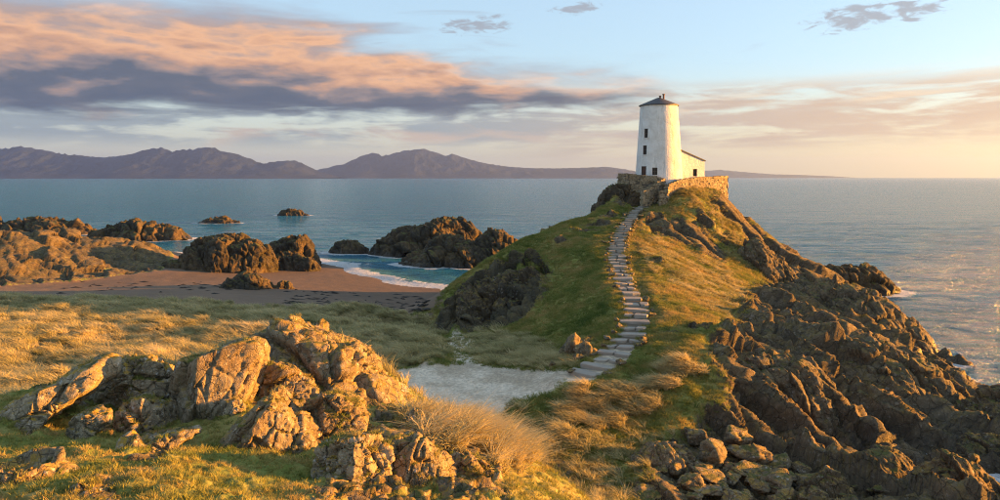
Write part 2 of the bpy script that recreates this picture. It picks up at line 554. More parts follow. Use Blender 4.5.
# the right-hand sea cliffs and their foot
cliff = ground_poly([(700, 345), (735, 318), (745, 290), (770, 268), (800, 255), (850, 268), (930, 330), (985, 385), (1010, 520), (640, 520), (640, 445), (690, 430), (720, 395)])
rk = np.maximum(rk, poly_soft(TX, TY, cliff, 3.0) * sstep(-1.15, -.55, nA + nB * 0.5 + 0.5 * (slope - 0.5) + .25 * sstep(4.2, 2.5, H0)))
rk = np.maximum(rk, sstep(0.3, 0.9, (TX > 15) * 1.0 * sstep(3.2, 1.2, H0) * (TY < 104)))
for b in [(680, 230, 4.4, 3.4), (655, 222, 2.4, 2.6), (705, 246, 2.8, 2.8), (598, 224, 2.6, 1.0, .9), (585, 231, 2.4, .9, .85), (612, 216, 1.6, .9, .9), (690, 326, 1.8, .8, .75), (672, 332, 1.2, .7, .7), (578, 347, 1.6, 1.8, 1.), (655, 262, 1.0, 1.4, .8), (612, 196, 1.8, 2.2), (625, 195, 1.6, 2.2), (636, 194, 1.2, 1.5), (765, 240, 2.5, 6), (750, 228, 1.6, 4)]:
    rk = np.maximum(rk, sstep(0.35, .75, blob(*b) + nB * 0.25))
# dark cliff under the left shoulder
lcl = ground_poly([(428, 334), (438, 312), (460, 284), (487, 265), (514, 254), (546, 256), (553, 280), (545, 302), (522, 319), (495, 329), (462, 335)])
rk = np.maximum(rk, poly_soft(TX, TY, lcl, 2.5) * sstep(-.8, -.2, nA * .6 + nB * .6))
for b in [(505, 295, 2.6, 4.0, 1.0), (475, 312, 2.2, 3, 1.), (528, 285, 2.0, 3, 1.0), (458, 324, 2.0, 2, 1.0), (560, 240, 1.5, 1.5, .7)]:
    rk = np.maximum(rk, sstep(0.4, .75, blob(*b) + nB * 0.3))
# sunlit ridge beyond the beach
ridge = ground_poly([(-60, 288), (0, 286), (80, 281), (160, 270), (172, 256), (150, 246), (100, 236), (0, 228), (-60, 226)])
ridge_m = poly_soft(TX, TY, ridge, 4.0)
rk = np.where(TY > 90, np.where(TX < -25, ridge_m * sstep(-0.9, 0.1, nA + nB * .5 + .4), rk), rk)
sand = np.where(ridge_m > .4, 0, sand)
# near knoll: bedrock on the crest of the right-hand crag, turf elsewhere
ipx = 500 + F * TX / TY; ipy = HORIZON + F * (HEYE - H0) / TY
kn = np.zeros(len(TX))
nK = fbm(PP / .9 + 3, 4) + .5 * nB
for poly, cut in (([(256, 402), (262, 350), (276, 331), (290, 322), (312, 334), (350, 348), (382, 374), (405, 408), (440, 432), (484, 456), (512, 500), (512, 530), (310, 530), (318, 450), (300, 440), (255, 430)], -.35),
                  ([(-40, 450), (8, 402), (85, 372), (160, 362), (176, 430), (120, 446), (90, 426), (60, 420), (0, 462), (-40, 470)], .0),
                  ([(-30, 510), (-20, 466), (45, 466), (62, 492), (60, 520)], -.1), ([(64, 520), (80, 482), (112, 482), (128, 520)], -.1), ([(112, 470), (140, 442), (196, 428), (190, 444), (150, 468)], 0.)):
    kn = np.maximum(kn, poly_soft(ipx + 7 * nB, ipy + 7 * nA, poly, 9.0) * sstep(cut - .15, cut + .15, nK))
rk = np.maximum(rk, kn * (TY < 22.5))
rk = rk * (1 - plate) * sstep(1.0, 2.0, dpath)
rk = np.where((TX < 20) & (TY > 104) & (ridge_m < .3), 0, rk)
plat = sstep(5.0, 4.3, np.hypot((TX - 18.9), (TY - 90.4)))
rk = rk * (1 - plat)
rk = np.clip(rk, 0, 1)

# marram: dunes, the sunlit hump beyond the crag, tussocks below the steps
mar = sstep(-1.5, 1.0, edge_y - TY + nB) * sstep(36, 40, TY) * sstep(2.5, -3.5, TX - (TY - 45) * -0.12 + nB * 3.0 + nA * 1.5)
mar = mar * (1 - poly_soft(TX, TY, PLATEAU, 2.0)) * sstep(1.0, 1.8, back)
hump = poly_soft(TX, TY, ground_poly([(408, 412), (450, 424), (490, 434), (515, 448), (525, 470), (500, 470), (440, 450), (405, 432)]), 0.8) * (TY < 22)
tus = np.maximum.reduce([blob(600, 410, 2.2, 1.6), blob(585, 418, 1.5, 1.2), blob(625, 405, 1.6, 1.3), blob(640, 412, 1.2, 1.2), blob(560, 440, 1.0, .9), blob(660, 385, 2.0, 1.5, .8), blob(680, 372, 1.5, 1.5, .7)])
tus = sstep(.35, .7, tus + nB * .3) * (TY > 30)

path = np.maximum(plate, .0 * track)
earth = np.maximum(sstep(.6, .25, side + nB * .25), .8 * sstep(1.4, .4, track + nB * .9))
path = np.maximum(path, .85 * sstep(1.5, .6, back + nB * .5))
path = np.maximum(path, sstep(1.05, .7, dpath + nB * .25) * .75 * (TY < 46))
earth = np.maximum(earth, sstep(1.15, .7, dpath + nB * .3) * (TY > 46))
path = path * (1 - rk)

# ---- relief
amp = sstep(4, 10, TY)
hz = H0 + (1 - rk) * (0.14 * nA + 0.12 * nB + 0.05 * fbm(PP / .5, 3)) * (1 - path * .85) * (1 - sand * .8)
near = TY < 24
hz = hz + np.where(near, (1 - rk) * (0.05 * fbm(PP / .22 + 5, 3) + .10 * fbm(PP / .8 + 45, 3)), 0)
dune = mar * (0.45 * nA + .35 * np.abs(nB))
hz = hz + dune
hz = np.where(dpath < 2.2, hz * sstep(.9, 2.2, dpath) + (1 - sstep(.9, 2.2, dpath)) * (np.interp(ppath, np.arange(len(PATH)), PATH[:, 2]) - .14), hz)
hz = hz - 0.12 * sstep(.7, .2, side)
hz = hz * (1 - plat) + 14.25 * plat
gx, gy = grad(hz.reshape(shape))
nrm = np.stack([-gx, -gy, np.ones_like(gx)], 1)
nrm /= np.linalg.norm(nrm, axis=1)[:, None]
V = np.stack([TX, TY, hz], 1)

# broken rock: faceted displacement along the normal, ribs running down to the right
sel = np.where(rk > 0.02)[0]
q = V[sel]
dip = np.array((0.55, -0.35, -0.76)); dip /= np.linalg.norm(dip)
along = (q @ dip)[:, None] * dip


def aniso(q, k):
    al = (q @ dip)[:, None] * dip
    return q - al * (1 - 1 / k)


nearS = sstep(26, 22, q[:, 1])
warp = np.stack([perlin(q / 2.5), perlin(q / 2.5 + 40), perlin(q / 2.5 + 80)], 1) * .5
qa = aniso(q + warp, 3.6)
f1, c1 = facet(qa / 3.4, 3.1, .55)
f2, c2 = facet(qa / 1.3, 11.7, .3)
f3, c3 = facet(aniso(q, 2.0) / .5, 23.3, .4)
f4, c4 = facet(q / .2, 37.7)
# steep ribs: asymmetric saw ridges running down towards the sea, most in the cliff
sr = q[:, 0] * .80 + q[:, 1] * .60 + 1.1 * perlin(q / 4.0 + 7) + .4 * perlin(q / 1.4 + 3)
saw = lambda s: np.minimum(np.mod(s, 1.0) / .34, (1 - np.mod(s, 1.0)) / .66)
rib = 1.7 * (saw(sr / 3.6) - .5) * (.7 + .6 * perlin(q / 5 + 13)) + .5 * (saw(sr / 1.25 + 2 * perlin(q / 3 + 21)) - .5)
farD = (1.3 * f1 + .36 * f2 + .13 * f3 - .30 * sstep(.10, 0, c1) - .14 * sstep(.12, 0, c2)) + rib * sstep(10, 14, q[:, 0]) * sstep(74, 64, q[:, 1])
sl = q[:, 0] * .75 - q[:, 1] * .66 + .9 * perlin(q / 3.0 + 17)
farD = farD + (1.5 * (saw(sl / 2.6) - .5) + .4 * (saw(sl / .9 + perlin(q / 2 + 2)) - .5)) * sstep(9, 6, q[:, 0]) * sstep(56, 60, q[:, 1]) * sstep(90, 85, q[:, 1])
n1_, d1_ = facet((q + warp * .3) / 1.3, 51.1)
n2_, d2_ = facet(q / .45, 61.1)
nearD = .20 * n1_ + .13 * n2_ + .055 * f4 + .05 * facet(q / .09, 5.5)[0] * .4 - .05 * sstep(.12, 0, d1_) - .03 * sstep(.12, 0, d2_)
D = (farD * (1 - nearS) + nearD * nearS) * sstep(.22, .75, rk[sel])
D = np.where((q[:, 1] > 90) & (q[:, 0] < -20), D * .8, D)
crest = nrm[sel].copy()
V[sel] = q + crest * D[:, None]
crack = np.zeros(len(V)); crack[sel] = np.maximum(sstep(.1, 0, c2), sstep(.1, 0, c1))

dry = sstep(-.2, .5, nC + nB * .3)
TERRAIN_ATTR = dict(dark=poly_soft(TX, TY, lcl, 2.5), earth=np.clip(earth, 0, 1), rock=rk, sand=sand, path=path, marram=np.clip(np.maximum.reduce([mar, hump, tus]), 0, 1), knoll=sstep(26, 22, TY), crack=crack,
                    wet=sstep(2.2, .4, V[:, 2] + nB * .5))  # sea-wet rock and sand; range raised to paint near-black shadow low on cliffs

# ------------------------------------------------------------------ materials
def mat(name):
    m_ = bpy.data.materials.new(name)
    m_.use_nodes = True
    return m_, NT(m_.node_tree)


def rock_colour(t, pos, pale=0.5, lichen=0.5, brown=0.5, fine=1.0, nz=None, moss=1.0):
    """weathered, lichen-spotted bedrock: colour socket and height socket for the bump"""
    a = t.noise(pos, 1.1 * fine, 6, 0.62, 0.3)
    b = t.noise(pos, 5.5 * fine, 5, 0.65)
    c = t.noise(pos, 22 * fine, 3, 0.6)
    dark = tuple(x * (0.5 + pale) for x in (0.050, 0.040, 0.034))
    mid = tuple(x * (0.5 + pale) for x in (0.165, 0.135, 0.086))
    lite = tuple(x * (0.5 + pale) for x in (0.36, 0.29, 0.20))
    col = t.ramp(t.m('ADD', t.m('MULTIPLY', a, 0.55), t.m('MULTIPLY', b, 0.45)), [(0.30, dark), (0.48, mid), (0.68, lite)])
    col = t.mix(t.m('MULTIPLY', t.ramp01(t.noise(pos, 0.6 * fine, 3, 0.5), 0.42, 0.62), brown), col, t.mix(0.5, col, (0.20, 0.125, 0.055)))
    # white and grey crustose lichen patches
    lv = t.voro(t.vm('ADD', pos, t.vm('SCALE', t.noise(pos, 9 * fine, 3, 0.6, 0, 1), 0.12 / fine)), 4.5 * fine)
    lm = t.m('MULTIPLY', t.ramp01(lv, 0.34, 0.20), t.ramp01(t.noise(pos, 1.7 * fine, 3, 0.6), 0.48, 0.60))
    lm = t.m('MULTIPLY', lm, t.ramp01(c, 0.35, 0.55))
    col = t.mix(t.m('MULTIPLY', lm, lichen), col, (0.46, 0.44, 0.40))
    sp = t.m('MULTIPLY', t.ramp01(c, 0.60, 0.70), t.ramp01(b, 0.45, 0.6))
    col = t.mix(t.m('MULTIPLY', sp, lichen), col, (0.42, 0.41, 0.38))
    # ochre lichen and moss where the face looks up
    if nz is not None:
        ym = t.m('MULTIPLY', t.ramp01(nz, 0.45, 0.8), t.ramp01(t.noise(pos, 3.1 * fine, 5, 0.65), 0.44, 0.56))
        col = t.mix(t.m('MULTIPLY', ym, lichen), col, (0.32, 0.205, 0.03))
        gm = t.m('MULTIPLY', t.ramp01(nz, 0.72, 0.92), t.ramp01(t.noise(pos, 1.9 * fine, 5, 0.65), 0.47, 0.56))
        gm = t.m('MULTIPLY', gm, moss)
        col = t.mix(gm, col, (0.085, 0.085, 0.022))
    # dark cracks
    cr = t.voro(t.vm('ADD', pos, t.vm('SCALE', t.noise(pos, 3 * fine, 3, 0.6, 0, 1), 0.35 / fine)), 2.2 * fine, 'DISTANCE_TO_EDGE')
    crk = t.ramp01(cr, 0.035, 0.0)
    col = t.mix(t.m('MULTIPLY', crk, 0.55), col, (0.03, 0.026, 0.022))
    h = t.m('ADD', t.m('MULTIPLY', a, 0.5), t.m('ADD', t.m('MULTIPLY', b, 0.40), t.m('MULTIPLY', c, 0.26)))
    h = t.m('SUBTRACT', h, t.m('MULTIPLY', crk, 0.40))
    return col, h


def rock_material(name, pale, lichen, brown, fine, bump, wet=False, weed=False, up=True):
    m_, t = mat(name)
    g = t.n('ShaderNodeNewGeometry')
    pos = g.outputs['Position']
    nz = t.sep(g.outputs['Normal'])[2]
    col, h = rock_colour(t, pos, pale, lichen, brown, fine, nz if up else None)
    rough = 0.85
    if wet:
        z = t.sep(pos)[2]
        wz = t.ramp01(t.m('ADD', z, t.m('MULTIPLY', t.noise(pos, 1.2, 3), 0.9)), 1.7, 0.7)
        col = t.mix(t.m('MULTIPLY', wz, 0.85), col, t.mix(0.65, col, (0.018, 0.016, 0.014)))
        rough = t.m('SUBTRACT', 0.85, t.m('MULTIPLY', wz, 0.45))
    t.bsdf(col, rough, t.bump(h, bump, 0.12 / fine), 0.25)
    return m_


M_KNOLL = rock_material('knoll_rock', 0.5, 0.7, 0.75, 1.6, 0.8)
M_GREYROCK = rock_material('pale_lichen_rock', 0.85, 1.0, 0.15, 1.6, 0.8)
M_SEAROCK = rock_material('sea_rock', -0.29, 0.10, 0.6, 0.5, 0.9, wet=True)
M_SHORE = rock_material('shore_rock', -0.1, 0.4, 0.5, 0.8, 0.9, wet=True)
M_BOULDER = rock_material('boulder_rock', 0.22, 0.6, 0.5, 1.0, 0.8)
M_WALLSTONE = rock_material('wall_stone', 0.75, 0.6, 0.7, 1.5, 0.7, up=False)


def terrain_material():
    m_, t = mat('terrain')
    g = t.n('ShaderNodeNewGeometry')
    pos = g.outputs['Position']
    nz = t.sep(g.outputs['Normal'])[2]
    at = {k: t.attr(k) for k in ('rock', 'sand', 'path', 'marram', 'knoll', 'crack', 'wet', 'earth', 'dark')}
    # turf: mown-short green, olive and straw patches
    n1 = t.noise(pos, 0.33, 6, 0.62, 0.4); n2 = t.noise(pos, 2.2, 6, 0.68); n3 = t.noise(pos, 14, 4, 0.65)
    mixn = t.m('ADD', t.m('MULTIPLY', n1, 0.5), t.m('ADD', t.m('MULTIPLY', n2, 0.32), t.m('MULTIPLY', n3, 0.22)))
    turf = t.ramp(mixn, [(0.36, (0.080, 0.112, 0.022)), (0.47, (0.16, 0.178, 0.040)), (0.56, (0.245, 0.215, 0.065)), (0.68, (0.34, 0.25, 0.095))])
    mar = t.ramp(mixn, [(0.36, (0.055, 0.048, 0.020)), (0.5, (0.13, 0.105, 0.045)), (0.66, (0.22, 0.165, 0.075))])
    turf = t.mix(at['marram'], turf, mar)
    # gravel and bare earth
    gv = t.voro(pos, 9.0, out=1)
    gvv = t.sep(gv)[0]
    sandy = t.noise(pos, 0.5, 5, 0.6)
    grav = t.mix(t.ramp01(sandy, 0.40, 0.62), (0.46, 0.37, 0.26), (0.72, 0.61, 0.465))
    grav = t.mix(t.m('MULTIPLY', gvv, 0.45), grav, (0.13, 0.115, 0.10))
    # beach sand, darker where damp, shingle higher up
    snd = t.mix(t.noise(pos, 0.25, 5, 0.6), (0.135, 0.092, 0.060), (0.20, 0.137, 0.092))
    snd = t.mix(t.m('MULTIPLY', t.ramp01(t.noise(pos, 1.4, 6, 0.7), 0.52, 0.66), 0.5), snd, (0.12, 0.095, 0.08))
    snd = t.mix(t.m('MULTIPLY', at['wet'], 0.6), snd, (0.085, 0.058, 0.040))
    rc_f, rh_f = rock_colour(t, pos, 0.0, 0.22, 0.4, 0.7, nz, 0.3)
    rc_n, rh_n = rock_colour(t, pos, 0.5, 0.7, 0.75, 1.6, nz)
    rc = t.mix(at['knoll'], rc_f, rc_n)
    rc = t.mix(t.m('MULTIPLY', at['crack'], 0.5), rc, (0.035, 0.03, 0.025))
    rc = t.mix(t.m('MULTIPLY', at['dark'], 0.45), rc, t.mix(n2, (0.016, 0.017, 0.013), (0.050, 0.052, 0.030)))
    wz = t.m('MULTIPLY', at['wet'], 0.75)
    rc = t.mix(wz, rc, t.mix(0.6, rc, (0.018, 0.015, 0.013)))  # wetness plus painted shadow, darker towards the water
    edge = t.m('MULTIPLY', t.m('SUBTRACT', n2, 0.5), 0.9)
    msk = lambda k, e=edge: t.ramp01(t.m('ADD', at[k], e), 0.38, 0.62)
    col = t.mix(msk('earth'), turf, t.mix(n3, (0.075, 0.058, 0.042), (0.19, 0.15, 0.11)))
    col = t.mix(msk('path'), col, grav)
    col = t.mix(msk('sand'), col, snd)
    rm = msk('rock')
    col = t.mix(rm, col, rc)
    rough = t.m('SUBTRACT', 0.92, t.m('MULTIPLY', t.m('MULTIPLY', at['wet'], rm), 0.45))
    hgrass = t.m('ADD', t.m('MULTIPLY', n2, 0.5), t.m('MULTIPLY', n3, 0.5))
    hrock = t.m('ADD', t.m('MULTIPLY', rh_f, t.m('SUBTRACT', 1.0, at['knoll'])), t.m('MULTIPLY', t.m('MULTIPLY', rh_n, at['knoll']), 0.5))
    mm = t.n('ShaderNodeMix', data_type='FLOAT')
    t.put(mm.inputs[0], rm); t.put(mm.inputs[2], t.m('MULTIPLY', hgrass, 0.45)); t.put(mm.inputs[3], hrock)
    t.bsdf(col, rough, t.bump(mm.outputs[0], 0.85, 0.15), 0.2)
    return m_


M_TERRAIN = terrain_material()
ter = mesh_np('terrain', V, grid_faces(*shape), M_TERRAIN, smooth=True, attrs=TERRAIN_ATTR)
tag(ter, 'grassy headland with bedrock crags, dunes and a sandy cove', kind='structure')

# ------------------------------------------------------------------ rocks
def _ico(sub):
    bm = bmesh.new()
    bmesh.ops.create_icosphere(bm, subdivisions=sub, radius=1.0)
    v = np.array([q.co[:] for q in bm.verts]); f = np.array([[q.index for q in fc.verts] for fc in bm.faces])
    bm.free()
    return v, f


ICO = {s: _ico(s) for s in (3, 4, 5, 6)}


def polytope(dirs, N, D, p=26.0):
    s = np.maximum(dirs @ (N / D[:, None]).T, 0)
    return (s ** p).sum(1) ** (-1 / p)


def vnormals(v, f):
    n = np.zeros_like(v)
    fn = np.cross(v[f[:, 1]] - v[f[:, 0]], v[f[:, 2]] - v[f[:, 0]])
    for k in range(3):
        np.add.at(n, f[:, k], fn)
    return n / (np.linalg.norm(n, axis=1)[:, None] + 1e-12)


def roughen(v, f, size, seed, k=1.0, ribs=None):
    n = vnormals(v, f)
    q = v + np.array((seed * 7.3, seed * 3.1, seed * 5.7))
    if ribs is not None:
        r_ = np.array(ribs, float); r_ /= np.linalg.norm(r_)
        q = q - (q @ r_)[:, None] * r_ * 0.6
    wq = q + np.stack([perlin(q / (size * .5)), perlin(q / (size * .5) + 31), perlin(q / (size * .5) + 63)], 1) * size * .12
    a, ca = facet(wq / (size * .55))
    b, cb = facet(q / (size * .2), 9.1, .3)
    c, cc = facet(q / (size * .075), 4.7, .2)
    d = .165 * a + .062 * b + .022 * c + .012 * facet(q / (size * .03), 2.2, .2)[0] - .085 * sstep(.055, 0, ca) - .045 * sstep(.07, 0, cb) + .010 * fbm(q / (size * .06), 3)
    return v + n * (d * size * k)[:, None]


ROCKTOPS = []


def rock_outline(name, pts, Y, depth, fronts, label, group=None, m_=None, sub=6, k=1.0, seed=None, lean=0.0, cat='rock', ribs=None):
    """a boulder standing at distance Y: side planes from its outline, front and back planes given as (normal, distance)"""
    w_ = np.array([P(a, b, Y) for a, b in pts])
    x, z = w_[:, 0], w_[:, 2]
    if ((x * np.roll(z, -1) - np.roll(x, -1) * z).sum()) < 0:
        w_ = w_[::-1]; x, z = w_[:, 0], w_[:, 2]
    c = w_.mean(0)
    N, D = [], []
    r_ = np.random.default_rng(seed or int(pts[0][0] * 13 + pts[0][1]))
    for i in range(len(w_)):
        e = w_[(i + 1) % len(w_)] - w_[i]
        n = np.array((e[2], 0, -e[0])); n /= np.linalg.norm(n)
        d = n @ (w_[i] - c)
        if d < 0.02:
            continue
        ty = r_.uniform(-.15, .3)
        N.append(np.array((n[0], ty, n[2])) / math.hypot(1, ty)); D.append(d / math.hypot(1, ty))
    for n, d in fronts:
        n = np.array(n, float); N.append(n / np.linalg.norm(n)); D.append(d * depth)
    N.append(np.array((r_.uniform(-.2, .2), 1, .1))); D.append(depth)
    dirs, f = ICO[sub]
    v = dirs * polytope(dirs, np.array(N), np.array(D))[:, None]
    size = max(np.ptp(x), np.ptp(z))
    v = roughen(v * 1.14, f, size, r_.uniform(0, 50), k, ribs)
    o = mesh_np(name, v, f, m_ or M_KNOLL, smooth=sub < 6)
    o.location = c
    if Y < 25 and depth < 2:
        ROCKTOPS.append((v + c, vnormals(v, f)))
    return tag(o, label, cat, group)


FR = lambda *a: list(a)
# the big sunlit boulder leaning on the crag
rock_outline('boulder', [(157, 431), (155, 394), (163, 374), (182, 365), (208, 355), (235, 347), (251, 350), (257, 360), (252, 379), (241, 404), (226, 420), (197, 427), (172, 434)], 16.6, 0.85,
             [((-.75, -.62, .12), .50), ((.45, -.86, .22), .62), ((.2, -.85, -.45), .75)],
             'big smooth sunlit boulder leaning on the near crag, left edge in grey shade', 'rocks of the near knoll', k=.42, ribs=(.4, 0, 1))
# crag top and its blocks
rock_outline('rock_outcrop', [(254, 420), (262, 360), (272, 340), (290, 327), (312, 336), (350, 351), (380, 376), (398, 408), (404, 440), (360, 452), (300, 446)], 19.4, 2.6,
             [((-.35, -.75, .5), .62), ((.45, -.7, .55), .60), ((.0, -.8, .6), .62)], 'massive golden bedrock body of the near crag', 'rocks of the near knoll', k=.75)
rock_outline('rock_outcrop', [(262, 352), (276, 331), (290, 321), (302, 328), (312, 338), (316, 356), (300, 372), (268, 374)], 19.6, .9,
             [((-.5, -.8, .3), .6), ((.5, -.75, .45), .55)], 'ochre lichened summit block of the near crag', 'rocks of the near knoll', k=.8)
rock_outline('rock_outcrop', [(255, 402), (262, 380), (275, 366), (292, 370), (312, 384), (320, 400), (300, 412), (262, 416)], 17.6, .8,
             [((-.3, -.85, .3), .55), ((.5, -.8, .3), .6)], 'sunlit pinkish block between the big boulder and the crag', 'rocks of the near knoll', k=.7)
rock_outline('rock_outcrop', [(312, 372), (330, 350), (355, 352), (376, 370), (388, 395), (396, 415), (370, 420), (330, 405)], 19.0, .8,
             [((-.2, -.85, .5), .6), ((.55, -.75, .35), .6)], 'craggy golden shoulder of the near crag above the gravel flat', 'rocks of the near knoll', k=.95)
rock_outline('rock_outcrop', [(206, 470), (218, 448), (240, 425), (258, 404), (272, 402), (284, 416), (298, 432), (306, 452), (296, 470), (250, 480)], 14.2, .75,
             [((-.35, -.85, .35), .6), ((.5, -.8, .3), .5)], 'wedge of orange lit rock rising from turf below the big boulder', 'rocks of the near knoll', k=.75, ribs=(.5, 0, 1))
rock_outline('rock_outcrop', [(300, 440), (302, 416), (315, 400), (330, 394), (346, 402), (362, 418), (358, 436), (336, 448)], 15.2, .65,
             [((-.5, -.8, .35), .6), ((.4, -.8, .45), .55)], 'rounded orange block behind the grey lichen rock', 'rocks of the near knoll', k=.75)
rock_outline('rock_outcrop', [(316, 476), (320, 452), (338, 441), (362, 442), (380, 452), (388, 476), (386, 506), (344, 506), (326, 494)], 12.6, .6,
             [((-.45, -.85, .3), .55), ((.6, -.7, .3), .65)], 'blocky grey rock with white lichen facing the turf hollow', 'rocks of the near knoll', M_GREYROCK, k=.95)
rock_outline('rock_outcrop', [(382, 506), (384, 470), (396, 446), (416, 440), (436, 462), (452, 490), (456, 506)], 13.2, .7,
             [((-.3, -.85, .4), .6), ((.5, -.75, .45), .55)], 'ribbed golden rock beneath the marram hump', 'rocks of the near knoll', k=1.0, ribs=(.3, 0, 1))
rock_outline('rock_outcrop', [(436, 504), (446, 472), (468, 455), (490, 464), (506, 488), (504, 508)], 14.4, .6,
             [((-.3, -.85, .4), .6), ((.5, -.75, .45), .55)], 'low golden rock showing through grass below the marram hump', 'rocks of the near knoll', k=1.1, ribs=(.3, 0, 1))
rock_outline('rock_outcrop', [(392, 446), (398, 424), (414, 414), (432, 420), (446, 440), (440, 456), (410, 460)], 16.6, .6,
             [((-.3, -.85, .4), .6), ((.5, -.75, .45), .55)], 'golden rock at the upper end of the marram hump', 'rocks of the near knoll', k=1.1, ribs=(.3, 0, 1))
rock_outline('rock_outcrop', [(300, 520), (312, 476), (340, 446), (384, 428), (424, 436), (468, 458), (512, 488), (530, 520)], 15.4, 2.4,
             [((-.25, -.7, .65), .42), ((.35, -.68, .65), .40), ((.0, -.6, .8), .40)], 'broad golden bedrock apron sloping below the near crag', 'rocks of the near knoll', k=.6, ribs=(.3, 0, 1))
# shaded slabs on the left
rock_outline('rock_outcrop', [(-14, 452), (-4, 424), (14, 406), (38, 391), (66, 379), (84, 374), (87, 388), (68, 408), (36, 430), (4, 456)], 15.6, .7,
             [((-.4, -.8, .5), .5), ((.3, -.9, .3), .6)], 'long lichened slab slanting up from the turf to the dune edge', 'rocks of the near knoll', M_GREYROCK, k=.75, ribs=(1, 0, .5))
rock_outline('rock_outcrop', [(94, 398), (110, 378), (138, 363), (160, 364), (172, 380), (168, 402), (144, 412), (112, 408)], 17.2, .7,
             [((-.4, -.85, .3), .55), ((.35, -.9, .3), .6)], 'grey lichened slab beside the left edge of the big boulder', 'rocks of the near knoll', M_GREYROCK, k=.85)
rock_outline('rock_outcrop', [(120, 430), (126, 406), (142, 398), (162, 404), (168, 426), (150, 440), (130, 440)], 16.0, .5,
             [((-.4, -.85, .3), .6), ((.35, -.9, .3), .6)], 'dark shaded rock under the grey slab in the turf hollow', 'rocks of the near knoll', M_GREYROCK, sub=5, k=1.0)
rock_outline('rock_outcrop', [(70, 430), (78, 418), (92, 412), (106, 416), (104, 428), (86, 436)], 15.0, .3,
             [((-.4, -.85, .3), .6), ((.35, -.9, .4), .6)], 'small pale rock lying in the shaded turf below the slabs', 'rocks of the near knoll', M_GREYROCK, sub=5, k=.9)
rock_outline('rock_outcrop', [(112, 470), (124, 452), (142, 441), (160, 438), (176, 430), (194, 428), (192, 440), (168, 452), (146, 466)], 13.6, .35,
             [((-.4, -.85, .4), .6), ((.35, -.8, .5), .6)], 'low broken ledge with a white stone under the big boulder', 'rocks of the near knoll', M_GREYROCK, sub=5, k=1.1)
rock_outline('rock_outcrop', [(62, 508), (74, 488), (92, 480), (110, 486), (126, 508)], 10.2, .4,
             [((-.4, -.85, .4), .6), ((.45, -.7, .5), .55)], 'small sunlit rock breaking the golden turf ridge', 'rocks of the near knoll', sub=5, k=1.0)
rock_outline('rock_outcrop', [(-20, 500), (-12, 476), (10, 468), (34, 468), (50, 478), (52, 494), (20, 506)], 10.8, .45,
             [((-.4, -.85, .4), .6), ((.45, -.7, .5), .55)], 'low golden rock at the left end of the turf ridge', 'rocks of the near knoll', sub=5, k=1.0)
rock_outline('rock_outcrop', [(224, 414), (228, 404), (238, 401), (244, 408), (240, 418), (230, 420)], 16.0, .2,
             [((-.4, -.85, .4), .6), ((.45, -.7, .5), .6)], 'small round stone at the foot of the big boulder', 'rocks of the near knoll', M_GREYROCK, sub=5, k=.8)


def wall_crag():
    rock_outline('rock_outcrop', [(600, 211), (605, 197), (617, 186), (640, 184), (656, 188), (650, 206), (630, 212)], 86.6, 1.6, [((-.4, -.85, .3), .7), ((.4, -.85, .35), .7)],
                 'dark crag carrying the shaded wall left of the lighthouse', None, M_SEAROCK, sub=5, k=.8)


wall_crag()


def crag(name, Y, sil, depth, label, group, m_=None, base=-1.0, nu=150, nt=70, k=1.0, size=None, cat='rock', skew=0.0):
    """sea stack or islet: crest line from its outline, real width in depth, broken all over"""
    s_ = np.array([P(a, b, Y) for a, b in sil])
    xs = np.linspace(s_[0, 0], s_[-1, 0], nu)
    top = np.interp(xs, s_[:, 0], s_[:, 2])
    L = s_[-1, 0] - s_[0, 0]
    e = np.linspace(-1, 1, nu)
    plan = np.sqrt(np.clip(1 - np.abs(e) ** 2.6, 0.02, 1))
    tt = np.linspace(-1, 1, nt)
    E, T = np.meshgrid(e, tt, indexing='ij')
    X = np.repeat(xs[:, None], nt, 1)
    ln = (L * 2 + Y)
    wob = perlin(np.stack([xs / (L * .22), np.full(nu, ln), np.zeros(nu)], 1))
    Tc = T - 0.22 * wob[:, None]
    prof = np.clip(1 - np.abs(Tc) ** 2.2, 0, 1) ** 0.75
    Z = base + (np.maximum(top * .90, base + .05)[:, None] - base) * prof
    Yy = Y + depth * plan[:, None] * T + skew * E
    v = np.stack([X.ravel(), Yy.ravel(), Z.ravel()], 1)
    fq = grid_faces(nu, nt)
    f = np.concatenate([fq[:, [0, 1, 2]], fq[:, [0, 2, 3]]])
    size = size or L * .55
    n = vnormals(v, f)
    if n[:, 2].mean() < 0:
        n = -n; fq = fq[:, ::-1]
    q_ = aniso(v + ln, 1.8)
    wq = q_ + np.stack([perlin(q_ / (size * .3)), perlin(q_ / (size * .3) + 31), perlin(q_ / (size * .3) + 63)], 1) * size * .1
    a, ca = facet(wq / (size * .40), 0, .5); b, cb = facet(q_ / (size * .15), 9.1, .25); c, cc = facet(q_ / (size * .06), 4.7, .25)
    d = .13 * a + .065 * b + .026 * c - .05 * sstep(.12, 0, ca) - .025 * sstep(.14, 0, cb)
    v = v + n * (d * size * k)[:, None]
    c0 = np.array((xs.mean(), Y, 0))
    o = mesh_np(name, v - c0, fq, m_ or M_SEAROCK, smooth=True)
    o.location = c0
    return tag(o, label, cat, group)


